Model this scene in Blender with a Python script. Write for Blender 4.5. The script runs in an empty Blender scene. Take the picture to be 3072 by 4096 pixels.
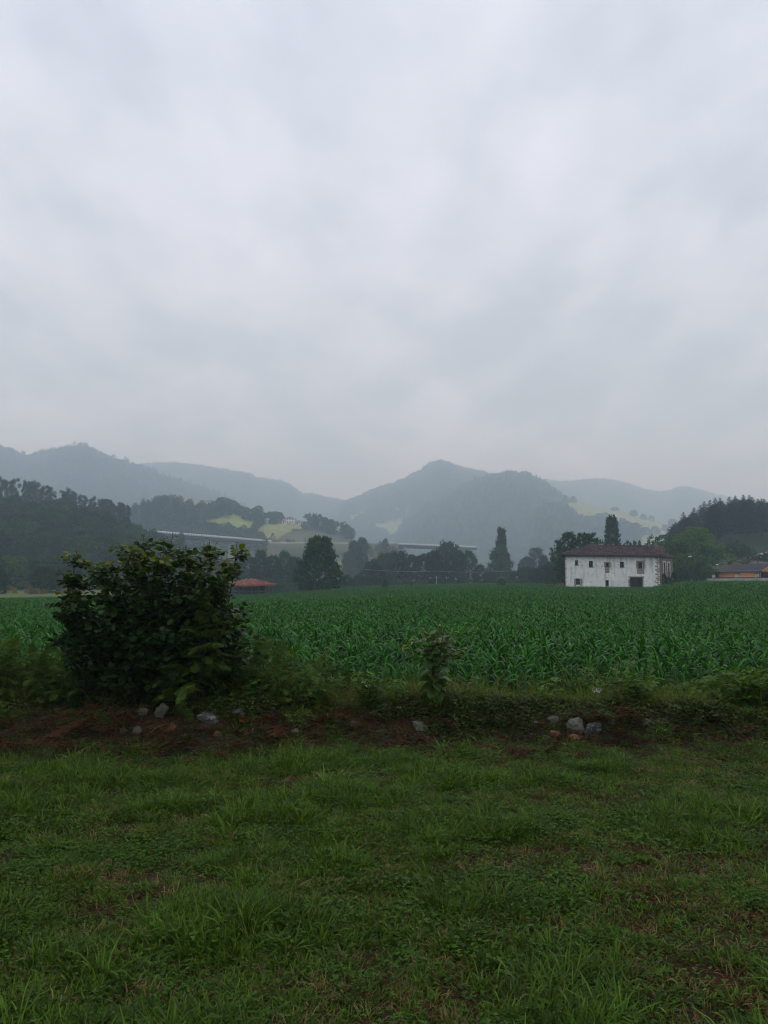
import bpy, math, random
import numpy as np
from mathutils import Vector, Matrix, Euler

random.seed(7)
rng = np.random.default_rng(7)
scene = bpy.context.scene
COL = scene.collection
R = math.radians
TAU = math.tau

# ------------------------------------------------------------------ camera
EYE = 1.6
FPX = 769.0            # focal length in pixels of a 768 x 1024 picture
PITCH = R(5.05)
cam_d = bpy.data.cameras.new('camera')
cam_d.sensor_fit = 'VERTICAL'
cam_d.sensor_height = 24.0
cam_d.lens = FPX / 1024 * 24.0
cam_d.clip_start = 0.05
cam_d.clip_end = 20000
cam = bpy.data.objects.new('camera', cam_d)
COL.objects.link(cam)
cam.location = (0, 0, EYE)
cam.rotation_euler = (R(90) + PITCH, 0, 0)
scene.camera = cam

# ------------------------------------------------------------------ sky, sun, exposure
SUN_ELEV, SUN_AZ = R(52), R(14)          # ahead of the camera, a little to the right
world = bpy.data.worlds.new('World')
scene.world = world
world.use_nodes = True
wn, wl = world.node_tree.nodes, world.node_tree.links
wn.clear()


def wnode(t, **kw):
    n = wn.new(t)
    for k, v in kw.items():
        setattr(n, k, v)
    return n


sky = wnode('ShaderNodeTexSky', sky_type='NISHITA', sun_disc=False,
            sun_elevation=SUN_ELEV, sun_rotation=SUN_AZ)
tc = wnode('ShaderNodeTexCoord')
sep = wnode('ShaderNodeSeparateXYZ')
wl.new(tc.outputs['Generated'], sep.inputs[0])
zc = wnode('ShaderNodeMath', operation='MAXIMUM'); zc.inputs[1].default_value = 0.0
wl.new(sep.outputs['Z'], zc.inputs[0])
zo = wnode('ShaderNodeMath', operation='ADD'); zo.inputs[1].default_value = 0.22
wl.new(zc.outputs[0], zo.inputs[0])
uv = wnode('ShaderNodeVectorMath', operation='DIVIDE')
wl.new(tc.outputs['Generated'], uv.inputs[0])
cmb = wnode('ShaderNodeCombineXYZ')
for i in range(3):
    wl.new(zo.outputs[0], cmb.inputs[i])
wl.new(cmb.outputs[0], uv.inputs[1])
mp = wnode('ShaderNodeMapping'); mp.inputs['Scale'].default_value = (1.25, 0.8, 0.5)
mp.inputs['Location'].default_value = (3.1, 1.7, 0.4)
wl.new(uv.outputs[0], mp.inputs[0])
n1 = wnode('ShaderNodeTexNoise'); n1.inputs['Scale'].default_value = 1.7
n1.inputs['Detail'].default_value = 5.0; n1.inputs['Roughness'].default_value = 0.5
n1.inputs['Distortion'].default_value = 0.35
wl.new(mp.outputs[0], n1.inputs['Vector'])
n2 = wnode('ShaderNodeTexNoise'); n2.inputs['Scale'].default_value = 4.2
n2.inputs['Detail'].default_value = 3.0; n2.inputs['Roughness'].default_value = 0.5
wl.new(mp.outputs[0], n2.inputs['Vector'])
nm = wnode('ShaderNodeMix', data_type='FLOAT'); nm.inputs[0].default_value = 0.42
wl.new(n1.outputs['Fac'], nm.inputs[2]); wl.new(n2.outputs['Fac'], nm.inputs[3])
cr = wnode('ShaderNodeValToRGB')
cr.color_ramp.elements[0].position = 0.38; cr.color_ramp.elements[0].color = (0.665, 0.745, 0.870, 1)
cr.color_ramp.elements[1].position = 0.60; cr.color_ramp.elements[1].color = (0.965, 1.015, 1.17, 1)
wl.new(nm.outputs[0], cr.inputs[0])
# overcast sky: the horizon is dimmer than the zenith
hz = wnode('ShaderNodeMapRange'); hz.inputs[1].default_value = 0.0; hz.inputs[2].default_value = 0.34
hz.inputs[3].default_value = 0.0; hz.inputs[4].default_value = 1.0
wl.new(zc.outputs[0], hz.inputs[0])
hzc = wnode('ShaderNodeMix', data_type='RGBA'); hzc.inputs[6].default_value = (0.85, 0.95, 0.985, 1); hzc.inputs[7].default_value = (1, 1, 1, 1)
wl.new(hz.outputs[0], hzc.inputs[0])
mul = wnode('ShaderNodeVectorMath', operation='MULTIPLY')
wl.new(cr.outputs[0], mul.inputs[0]); wl.new(hzc.outputs[2], mul.inputs[1])
nsc = wnode('ShaderNodeVectorMath', operation='SCALE'); nsc.inputs['Scale'].default_value = 0.1
wl.new(sky.outputs[0], nsc.inputs[0])
mx = wnode('ShaderNodeMix', data_type='RGBA'); mx.inputs[0].default_value = 0.94
wl.new(nsc.outputs[0], mx.inputs[6]); wl.new(mul.outputs[0], mx.inputs[7])
bg = wnode('ShaderNodeBackground'); bg.inputs['Strength'].default_value = 1.0
wl.new(mx.outputs[2], bg.inputs['Color'])
wo = wnode('ShaderNodeOutputWorld')
wl.new(bg.outputs[0], wo.inputs['Surface'])

sun_d = bpy.data.lights.new('sun', 'SUN')
sun_d.energy = 0.6
sun_d.angle = R(35)
sun_d.color = (1.0, 0.97, 0.92)
sun = bpy.data.objects.new('sun', sun_d)
COL.objects.link(sun)
sd = Vector((math.sin(SUN_AZ) * math.cos(SUN_ELEV), math.cos(SUN_AZ) * math.cos(SUN_ELEV), math.sin(SUN_ELEV)))
sun.rotation_euler = sd.to_track_quat('Z', 'Y').to_euler()
sun.location = (0, 0, 400)

vs = scene.view_settings
vs.view_transform = 'Standard'; vs.look = 'None'; vs.gamma = 1.0; vs.exposure = 0.0
vs.use_curve_mapping = False
cy = scene.cycles
cy.max_bounces = 6; cy.diffuse_bounces = 3; cy.glossy_bounces = 2; cy.transmission_bounces = 3
cy.volume_bounces = 4; cy.transparent_max_bounces = 4
cy.use_adaptive_sampling = True; cy.adaptive_threshold = 0.015
cy.use_denoising = True
cy.denoiser = 'OPENIMAGEDENOISE'
cy.sample_clamp_indirect = 4
cy.filter_width = 1.1

# ------------------------------------------------------------------ small maths helpers
CP, SP = math.cos(PITCH), math.sin(PITCH)


def pt(px, py, D):
    """world point at depth y = D in the direction of photograph pixel (3072 x 4096)"""
    X = (px - 1536) / 4.0
    Y = (2048 - py) / 4.0
    dy = FPX * CP - Y * SP
    dz = FPX * SP + Y * CP
    return Vector((X / dy * D, D, EYE + dz / dy * D))


def az(px, py=2320):
    p = pt(px, py, 1.0)
    return p.x


def px_of(P):
    """photograph pixel of world points (N,3)"""
    P = np.asarray(P, float)
    x, y, z = P[..., 0], P[..., 1], P[..., 2] - EYE
    f = y * CP + z * SP
    u = -y * SP + z * CP
    return 1536 + 4 * FPX * x / f, 2048 - 4 * FPX * u / f


def sstep(a, b, x):
    t = np.clip((np.asarray(x, float) - a) / (b - a), 0, 1)
    return t * t * (3 - 2 * t)


def vnoise(x, y, seed=0):
    x = np.asarray(x, float); y = np.asarray(y, float)
    xi = np.floor(x).astype(np.int64); yi = np.floor(y).astype(np.int64)
    xf = x - xi; yf = y - yi

    def h(i, j):
        n = (i * 374761393 + j * 668265263 + seed * 1442695040888963) & 0x7fffffff
        n = ((n ^ (n >> 13)) * 1274126177) & 0x7fffffff
        n = n ^ (n >> 16)
        return (n & 0xffff) / 65535.0
    u = xf * xf * (3 - 2 * xf); v = yf * yf * (3 - 2 * yf)
    return (h(xi, yi) * (1 - u) + h(xi + 1, yi) * u) * (1 - v) + (h(xi, yi + 1) * (1 - u) + h(xi + 1, yi + 1) * u) * v


def fbm(x, y, o=4, seed=0):
    s = 0; a = 0.5; t = 0
    for i in range(o):
        s = s + a * vnoise(np.asarray(x) * 2 ** i, np.asarray(y) * 2 ** i, seed + i * 17)
        t += a; a *= 0.5
    return s / t


# ------------------------------------------------------------------ mesh helpers
def make_mesh(name, V, faces, mat=None, smooth=False, attr=None, col=None):
    """faces: list of int arrays (M,k). attr: per-vertex float 'v'. col: per-vertex rgb 'Col'"""
    V = np.asarray(V, np.float32).reshape(-1, 3)
    if not isinstance(faces, (list, tuple)):
        faces = [faces]
    faces = [np.asarray(f, np.int32) for f in faces if len(f)]
    me = bpy.data.meshes.new(name)
    me.vertices.add(len(V)); me.vertices.foreach_set('co', V.ravel())
    nl = sum(f.size for f in faces); nf = sum(len(f) for f in faces)
    me.loops.add(nl); me.polygons.add(nf)
    me.loops.foreach_set('vertex_index', np.concatenate([f.ravel() for f in faces]) if faces else np.zeros(0, np.int32))
    tot = np.concatenate([np.full(len(f), f.shape[1], np.int32) for f in faces])
    st = np.concatenate([[0], np.cumsum(tot)[:-1]]).astype(np.int32)
    me.polygons.foreach_set('loop_start', st)
    me.polygons.foreach_set('loop_total', tot)
    if smooth:
        me.polygons.foreach_set('use_smooth', np.ones(nf, bool))
    if attr is not None:
        a = me.attributes.new('v', 'FLOAT', 'POINT'); a.data.foreach_set('value', np.asarray(attr, np.float32))
    if col is not None:
        c4 = np.ones((len(V), 4), np.float32); c4[:, :3] = col
        a = me.attributes.new('Col', 'FLOAT_COLOR', 'POINT'); a.data.foreach_set('color', c4.ravel())
    me.update(calc_edges=True)
    me.validate()
    if mat:
        me.materials.append(mat)
    return me


class MB:
    """collects pieces of one mesh"""
    def __init__(self):
        self.V = []; self.F = {}; self.A = []; self.n = 0

    def add(self, V, faces, a=0.0):
        V = np.asarray(V, float).reshape(-1, 3)
        if not isinstance(faces, (list, tuple)) or (len(faces) and np.isscalar(faces[0][0])):
            faces = [np.asarray(faces)]
        for f in faces:
            f = np.asarray(f, np.int64)
            if f.ndim == 1:
                f = f[None]
            self.F.setdefault(f.shape[1], []).append(f + self.n)
        self.V.append(V); self.n += len(V)
        self.A.append(np.full(len(V), a) if np.isscalar(a) else np.asarray(a))
        return self

    def box(self, x0, x1, y0, y1, z0, z1, a=0.0):
        V = [(x, y, z) for z in (z0, z1) for y in (y0, y1) for x in (x0, x1)]
        return self.add(V, [[0, 2, 3, 1], [4, 5, 7, 6], [0, 1, 5, 4], [2, 6, 7, 3], [0, 4, 6, 2], [1, 3, 7, 5]], a)

    def fbox(self, fr, s0, s1, d0, d1, z0, z1, a=0.0):
        V = [fr(s, d, z) for z in (z0, z1) for d in (d0, d1) for s in (s0, s1)]
        return self.add(V, [[0, 2, 3, 1], [4, 5, 7, 6], [0, 1, 5, 4], [2, 6, 7, 3], [0, 4, 6, 2], [1, 3, 7, 5]], a)

    def quad(self, a_, b, c, d, a=0.0):
        return self.add([a_, b, c, d], [[0, 1, 2, 3]], a)

    def tri(self, a_, b, c, a=0.0):
        return self.add([a_, b, c], [[0, 1, 2]], a)

    def tube(self, pts, radii, k=6, a=0.0, cap=True):
        pts = [Vector(p) for p in pts]
        n = len(pts)
        V = []
        prev = None
        for i, p in enumerate(pts):
            t = (pts[min(i + 1, n - 1)] - pts[max(i - 1, 0)])
            if t.length < 1e-9:
                t = Vector((0, 0, 1))
            t.normalize()
            if prev is None:
                ref = Vector((1, 0, 0)) if abs(t.x) < 0.9 else Vector((0, 1, 0))
                u = t.cross(ref).normalized()
            else:
                u = (prev - t * prev.dot(t)).normalized()
            prev = u
            w = t.cross(u)
            r = radii[i] if hasattr(radii, '__len__') else radii
            for j in range(k):
                an = TAU * j / k
                V.append(p + (u * math.cos(an) + w * math.sin(an)) * r)
        F = [[i * k + j, i * k + (j + 1) % k, (i + 1) * k + (j + 1) % k, (i + 1) * k + j] for i in range(n - 1) for j in range(k)]
        self.add([tuple(v) for v in V], F, a)
        if cap and k in (3, 4):
            pass
        return self

    def mesh(self, name, mat=None, smooth=False):
        V = np.concatenate(self.V)
        A = np.concatenate(self.A)
        return make_mesh(name, V, [np.concatenate(f) for f in self.F.values()], mat, smooth, A)

    def obj(self, name, mat=None, parent=None, smooth=False):
        return link(name, self.mesh(name, mat, smooth), parent)


def link(name, data, parent=None, loc=None, rot=None, scale=None):
    o = bpy.data.objects.new(name, data)
    COL.objects.link(o)
    if parent is not None:
        o.parent = parent
    if loc is not None:
        o.location = loc
    if rot is not None:
        o.rotation_euler = rot
    if scale is not None:
        o.scale = scale
    return o


def tag(o, label=None, cat=None, group=None, kind=None):
    if label: o['label'] = label
    if cat: o['category'] = cat
    if group: o['group'] = group
    if kind: o['kind'] = kind
    return o


def thing(name, label, cat, loc=(0, 0, 0), rz=0.0, group=None, scale=None):
    o = link(name, None, None, loc, (0, 0, rz), scale)
    o.empty_display_size = 0.2
    return tag(o, label, cat, group)


def norm(v):
    v = np.asarray(v, float)
    return v / np.maximum(np.linalg.norm(v, axis=-1, keepdims=True), 1e-9)


def frames(d, n):
    """(N,3,3) matrices whose columns are side, along, normal"""
    d = norm(d)
    s = norm(np.cross(d, n))
    n = np.cross(s, d)
    return np.stack([s, d, n], axis=-1)


def stamp(tv, tf, pos, M, sc):
    tv = np.asarray(tv, float); tf = np.asarray(tf, int)
    N = len(pos)
    sc = np.asarray(sc, float)
    if sc.ndim == 1:
        sc = sc[:, None]
    T = tv[None] * (sc[:, None, :] if sc.shape[1] == 3 else sc[:, :, None])
    V = np.einsum('nij,nkj->nki', M, T) + np.asarray(pos)[:, None, :]
    F = tf[None] + (np.arange(N) * len(tv))[:, None, None]
    return V.reshape(-1, 3), F.reshape(-1, tf.shape[1])


def rand_dirs(n, r=None):
    r = r or rng
    return norm(r.normal(size=(n, 3)))


# ------------------------------------------------------------------ materials
def mat_new(name):
    m = bpy.data.materials.new(name)
    m.use_nodes = True
    nt = m.node_tree
    nt.nodes.clear()
    out = nt.nodes.new('ShaderNodeOutputMaterial')
    return m, nt, out


def nd(nt, t, ins=None, **kw):
    n = nt.nodes.new(t)
    for k, v in kw.items():
        setattr(n, k, v)
    for k, v in (ins or {}).items():
        if hasattr(v, 'is_linked'):
            nt.links.new(v, n.inputs[k])
        else:
            n.inputs[k].default_value = v
    return n


def rgba(c):
    return (c[0], c[1], c[2], 1)


def mixc(nt, f, a, b, blend='MIX'):
    n = nt.nodes.new('ShaderNodeMix'); n.data_type = 'RGBA'; n.blend_type = blend
    for k, v in ((0, f), (6, a), (7, b)):
        if hasattr(v, 'is_linked'):
            nt.links.new(v, n.inputs[k])
        else:
            n.inputs[k].default_value = v if k == 0 else rgba(v)
    return n.outputs[2]


def foliage(name, ca, cb, trans=0.3, rough=0.5, spec=0.35, tip=None, obj_var=0.35, tcol=1.0):
    """leaf material: colour varies per leaf, per clump and per plant; some light passes through"""
    m, nt, out = mat_new(name)
    g = nd(nt, 'ShaderNodeNewGeometry')
    at = nd(nt, 'ShaderNodeAttribute', attribute_name='v')
    oi = nd(nt, 'ShaderNodeObjectInfo')
    f = nd(nt, 'ShaderNodeMath', {0: g.outputs['Random Per Island'], 1: at.outputs['Fac']}, operation='ADD')
    f = nd(nt, 'ShaderNodeMath', {0: f.outputs[0], 1: 0.5}, operation='MULTIPLY')
    c = mixc(nt, f.outputs[0], ca, cb)
    if tip:
        fr = nd(nt, 'ShaderNodeMapRange', {0: at.outputs['Fac'], 1: 0.8, 2: 1.0})
        c = mixc(nt, fr.outputs[0], c, tip)
    v = nd(nt, 'ShaderNodeMapRange', {0: oi.outputs['Random'], 3: 1 - obj_var, 4: 1 + obj_var})
    hs = nd(nt, 'ShaderNodeHueSaturation', {'Value': v.outputs[0], 'Color': c})
    p = nd(nt, 'ShaderNodeBsdfPrincipled', {'Base Color': hs.outputs[0], 'Roughness': rough, 'Specular IOR Level': spec})
    t = nd(nt, 'ShaderNodeBsdfTranslucent', {'Color': mixc(nt, 1.0, hs.outputs[0], (1.25 * tcol, 1.2 * tcol, 0.5 * tcol), 'MULTIPLY')})
    s = nd(nt, 'ShaderNodeMixShader', {0: trans, 1: p.outputs[0], 2: t.outputs[0]})
    nt.links.new(s.outputs[0], out.inputs[0])
    return m


def plain(name, ca, cb=None, scale=6.0, rough=0.85, spec=0.25, bump=0.0, island=0.0, detail=6.0, stretch=None, cc=None):
    """noise-mottled solid: two (three) base colours, optional relief and per-piece variation"""
    m, nt, out = mat_new(name)
    cb = cb or tuple(x * 0.6 for x in ca)
    tcn = nd(nt, 'ShaderNodeTexCoord')
    vec = tcn.outputs['Object']
    if stretch:
        mpn = nd(nt, 'ShaderNodeMapping', {'Vector': vec, 'Scale': stretch}); vec = mpn.outputs[0]
    n = nd(nt, 'ShaderNodeTexNoise', {'Vector': vec, 'Scale': scale, 'Detail': detail, 'Roughness': 0.6})
    r = nd(nt, 'ShaderNodeMapRange', {0: n.outputs['Fac'], 1: 0.32, 2: 0.68})
    c = mixc(nt, r.outputs[0], cb, ca)
    if cc:
        nb = nd(nt, 'ShaderNodeTexNoise', {'Vector': vec, 'Scale': scale * 0.37, 'Detail': 4.0, 'Roughness': 0.7})
        rb = nd(nt, 'ShaderNodeMapRange', {0: nb.outputs['Fac'], 1: 0.52, 2: 0.66})
        c = mixc(nt, rb.outputs[0], c, cc)
    if island:
        g = nd(nt, 'ShaderNodeNewGeometry')
        v = nd(nt, 'ShaderNodeMapRange', {0: g.outputs['Random Per Island'], 3: 1 - island, 4: 1 + island})
        h = nd(nt, 'ShaderNodeHueSaturation', {'Value': v.outputs[0], 'Color': c}); c = h.outputs[0]
    p = nd(nt, 'ShaderNodeBsdfPrincipled', {'Base Color': c, 'Roughness': rough, 'Specular IOR Level': spec})
    if bump:
        b = nd(nt, 'ShaderNodeBump', {'Strength': bump, 'Distance': 0.05, 'Height': n.outputs['Fac']})
        nt.links.new(b.outputs[0], p.inputs['Normal'])
    nt.links.new(p.outputs[0], out.inputs[0])
    return m


def ground_mat(name, scale=2.0, amp=0.45, bump=0.3):
    """earth or turf in the sheet's own colours ('Col'), broken up by noise"""
    m, nt, out = mat_new(name)
    a = nd(nt, 'ShaderNodeAttribute', attribute_name='Col')
    tcn = nd(nt, 'ShaderNodeTexCoord')
    n = nd(nt, 'ShaderNodeTexNoise', {'Vector': tcn.outputs['Object'], 'Scale': scale, 'Detail': 9.0, 'Roughness': 0.65})
    v = nd(nt, 'ShaderNodeMapRange', {0: n.outputs['Fac'], 1: 0.3, 2: 0.7, 3: 1 - amp, 4: 1 + amp})
    h = nd(nt, 'ShaderNodeHueSaturation', {'Value': v.outputs[0], 'Color': a.outputs['Color']})
    p = nd(nt, 'ShaderNodeBsdfPrincipled', {'Base Color': h.outputs[0], 'Roughness': 0.95, 'Specular IOR Level': 0.1})
    b = nd(nt, 'ShaderNodeBump', {'Strength': bump, 'Distance': 0.04, 'Height': n.outputs['Fac']})
    nt.links.new(b.outputs[0], p.inputs['Normal'])
    nt.links.new(p.outputs[0], out.inputs[0])
    return m


M = {}
M['ground'] = ground_mat('earth_and_turf', 3.0)
M['hill'] = ground_mat('hillside', 0.05, 0.3, 0.0)
M['corn'] = foliage('maize_leaf', (0.006, 0.050, 0.003), (0.038, 0.165, 0.010), 0.24, 0.38, 0.13, obj_var=0.5)
M['corn_stem'] = foliage('maize_stem', (0.03, 0.10, 0.02), (0.05, 0.13, 0.03), 0.1, 0.45)
M['grass'] = foliage('grass_blade', (0.012, 0.048, 0.002), (0.104, 0.188, 0.013), 0.30, 0.40, 0.14, obj_var=0.6)
M['dry'] = foliage('dry_grass', (0.13, 0.085, 0.035), (0.24, 0.17, 0.075), 0.2, 0.7, 0.1)
M['weed'] = foliage('weed_leaf', (0.020, 0.068, 0.005), (0.075, 0.150, 0.013), 0.30, 0.5, 0.08)
M['bank_grass'] = foliage('pale_bank_grass', (0.060, 0.095, 0.012), (0.135, 0.175, 0.028), 0.38, 0.6, 0.10)
M['ivy'] = foliage('creeping_leaf', (0.016, 0.032, 0.004), (0.072, 0.098, 0.014), 0.18, 0.5, 0.1, obj_var=0.5)
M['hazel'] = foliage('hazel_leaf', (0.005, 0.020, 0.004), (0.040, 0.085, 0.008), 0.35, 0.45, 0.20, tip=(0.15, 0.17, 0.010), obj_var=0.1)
M['bracken'] = foliage('bracken_leaf', (0.034, 0.078, 0.010), (0.110, 0.160, 0.024), 0.35, 0.6, 0.10, obj_var=0.35)
M['dead'] = foliage('dead_bracken', (0.030, 0.013, 0.006), (0.110, 0.046, 0.020), 0.1, 0.85, 0.05)
M['twig'] = plain('twig_bark', (0.055, 0.035, 0.022), (0.025, 0.016, 0.010), 20)
M['straw'] = plain('dry_stem', (0.17, 0.11, 0.05), (0.09, 0.055, 0.025), 20)
M['bark'] = plain('tree_bark', (0.075, 0.062, 0.050), (0.035, 0.028, 0.022), 4, bump=0.4, stretch=(1, 1, 0.25))
M['bark_pale'] = plain('eucalyptus_bark', (0.20, 0.18, 0.155), (0.09, 0.08, 0.07), 3, stretch=(1, 1, 0.2))
M['leaf_dark'] = foliage('tree_leaf_dark', (0.008, 0.028, 0.009), (0.024, 0.062, 0.014), 0.2, 0.6, 0.12)
M['leaf_mid'] = foliage('tree_leaf_mid', (0.012, 0.034, 0.010), (0.046, 0.092, 0.022), 0.22, 0.6, 0.12, obj_var=0.5)
M['leaf_light'] = foliage('tree_leaf_light', (0.030, 0.078, 0.010), (0.080, 0.150, 0.020), 0.28, 0.6, 0.12)
M['leaf_fresh'] = foliage('tree_leaf_fresh', (0.010, 0.050, 0.006), (0.042, 0.125, 0.014), 0.25, 0.6, 0.10)
M['leaf_pine'] = foliage('pine_needles', (0.008, 0.022, 0.013), (0.020, 0.044, 0.022), 0.1, 0.7, 0.08)
M['leaf_euc'] = foliage('eucalyptus_leaf', (0.012, 0.028, 0.014), (0.034, 0.056, 0.028), 0.2, 0.6, 0.12)
M['leaf_far'] = foliage('far_tree_leaf', (0.014, 0.036, 0.013), (0.040, 0.076, 0.024), 0.15, 0.7, 0.08, obj_var=0.6)
M['palm'] = foliage('palm_leaf', (0.040, 0.080, 0.018), (0.13, 0.15, 0.045), 0.25, 0.5)


def fold_leaf(w=0.5, fold=0.12, tipdrop=0.15):
    """one leaf of unit length, 6 vertices and 4 triangles-quads: pointed oval folded on its midrib"""
    v = [(0, 0, 0), (w * .8, .3, fold), (w * .75, .65, fold * .8), (0, 1, -tipdrop), (-w * .75, .65, fold * .8), (-w * .8, .3, fold), (0, .32, 0), (0, .66, -tipdrop * .3)]
    f = [(0, 1, 6, 6), (1, 2, 7, 6), (2, 3, 7, 7), (0, 6, 5, 5), (6, 7, 4, 5), (7, 3, 4, 4)]
    t = []
    for q in f:
        q = list(dict.fromkeys(q))
        if len(q) == 3:
            t.append(q)
        else:
            t += [[q[0], q[1], q[2]], [q[0], q[2], q[3]]]
    return np.array(v, float), np.array(t)


def round_leaf(w=0.45, fold=0.08, tipdrop=0.14, pts=5):
    """broad leaf with a rounded toothed outline and a pointed tip, folded and cupped on its midrib"""
    ys_ = np.array([.10, .30, .52, .72, .88])
    ws_ = np.array([.62, .98, 1.0, .74, .36]) * w
    mid = [(0, y_, -tipdrop * y_ ** 2) for y_ in (0, .30, .52, .72, 1.0)]
    V = list(mid)
    for sg in (1, -1):
        V += [(sg * w_ * (1 + .04 * (-1) ** i), y_, fold * (1 - .4 * i / 4) - tipdrop * y_ ** 2) for i, (y_, w_) in enumerate(zip(ys_, ws_))]
    F = []
    for o, fl in ((5, False), (10, True)):
        a_, b_, c_, d_, e_ = range(o, o + 5)
        t = [(0, a_, 1), (a_, b_, 1), (1, b_, 2), (b_, c_, 2), (2, c_, 3), (c_, d_, 3), (3, d_, e_), (3, e_, 4)]
        F += [q[::-1] if fl else q for q in t]
    return np.array(V, float), np.array(F)


DIAMOND = (np.array([(0, 0, 0), (.42, .45, .06), (0, 1, -.08), (-.42, .5, .06)], float), np.array([(0, 1, 2), (0, 2, 3)]))

# ------------------------------------------------------------------ the lie of the land
GA = [-3, -.6, -.3, -.17, -.08, 0, .12, .22, .30, .345, .39, .5, .7, 3]
GZ = [-.6, -.6, -.6, -.95, -.6, -.2, .1, .1, 0, 0, .75, .85, .9, .9]
EA = [-3, -.8, -.5, -.3, -.17, -.10, -.08, 0, .1, .225, .230, .372, .376, .5, .7, 3]
EY = [60, 66, 71, 88, 101, 115, 125, 170, 185, 185, 106, 108, 112, 94, 80, 70]


def yedge(a):
    return np.interp(a, EA, EY)


def bank_y(x):
    return 8.32 + 0.10 * np.sin(np.asarray(x) * 0.9 + 1) + 0.06 * np.sin(np.asarray(x) * 2.3)


def zg(x, y):
    x = np.asarray(x, float); y = np.asarray(y, float)
    a = x / np.maximum(y, 1.0)
    z = np.interp(a, GA, GZ) * sstep(28, 75, y)
    d = sstep(0, 10, y - yedge(a)) * sstep(-.30, -.24, a) * (1 - sstep(.215, .23, a))
    z = z - d * (2.5 + z)
    far = sstep(190, 300, y)
    z = z * (1 - far) - 3.0 * far
    near = 1 - sstep(14, 30, np.abs(y))
    z = z + near * (0.05 * (fbm(x * .8 + 40, y * .8, 3, 5) - .5) + 0.03 * (fbm(x * 3, y * 3, 2, 9) - .5))
    hb = 0.20 + 0.16 * (fbm(x * 1.3 + 9, y * 0 + 3, 3, 21) - .4)
    z = z + hb * np.exp(-((y - bank_y(x)) / 0.42) ** 2)
    return z


def zg1(x, y):
    return float(zg(np.array([x]), np.array([y]))[0])


def lerp3(a, b, t):
    return np.asarray(a)[None, :] * (1 - t[:, None]) + np.asarray(b)[None, :] * t[:, None] if np.ndim(b) == 1 and np.ndim(a) == 1 else a * (1 - t[:, None]) + np.asarray(b) * t[:, None]


ys = np.concatenate([[-500, -300, -150, -80, -40, -20, -10, -5, -2], np.arange(0, 12, 0.07), np.geomspace(12, 5600, 160)])
aa = np.unique(np.concatenate([np.linspace(-2.4, -.7, 30), np.linspace(-.7, .7, 260), np.linspace(.7, 2.4, 30)]))
YY, AA = np.meshgrid(ys, aa, indexing='ij')
XX = AA * (np.abs(YY) + 14)
ZZ = zg(XX, YY)
GV = np.stack([XX, YY, ZZ], -1).reshape(-1, 3)
x, y = GV[:, 0], GV[:, 1]
a = x / np.maximum(y, 1)
turf = np.array((0.018, 0.020, 0.006)); soil = np.array((0.036, 0.019, 0.010)); dead = np.array((0.046, 0.021, 0.011))
fsoil = np.array((0.030, 0.026, 0.014)); mead = np.array((0.085, 0.115, 0.03)); valley = np.array((0.06, 0.09, 0.03))
nz = fbm(x * 1.1, y * 1.1, 4, 3)
c = lerp3(turf, soil, sstep(.45, .62, nz))
c = lerp3(c, dead, sstep(6.9, 7.5, y + (nz - .5) * 1.2) * (0.4 + 0.6 * sstep(.5, -1.0, x)))
c = lerp3(c, soil * 0.8, sstep(7.9, 8.3, y))
c = lerp3(c, fsoil, sstep(8.9, 9.5, y))
c = lerp3(c, mead, sstep(-1, 2, y - yedge(a)) * sstep(30, 40, y))
c = lerp3(c, valley, sstep(200, 260, y))
k, l = YY.shape
idx = np.arange(k * l).reshape(k, l)
GF = np.stack([idx[:-1, :-1], idx[:-1, 1:], idx[1:, 1:], idx[1:, :-1]], -1).reshape(-1, 4)
tag(link('ground', make_mesh('ground', GV, GF, M['ground'], True, col=c)),
    'meadow ground and valley floor under the crops', kind='structure')

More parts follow.
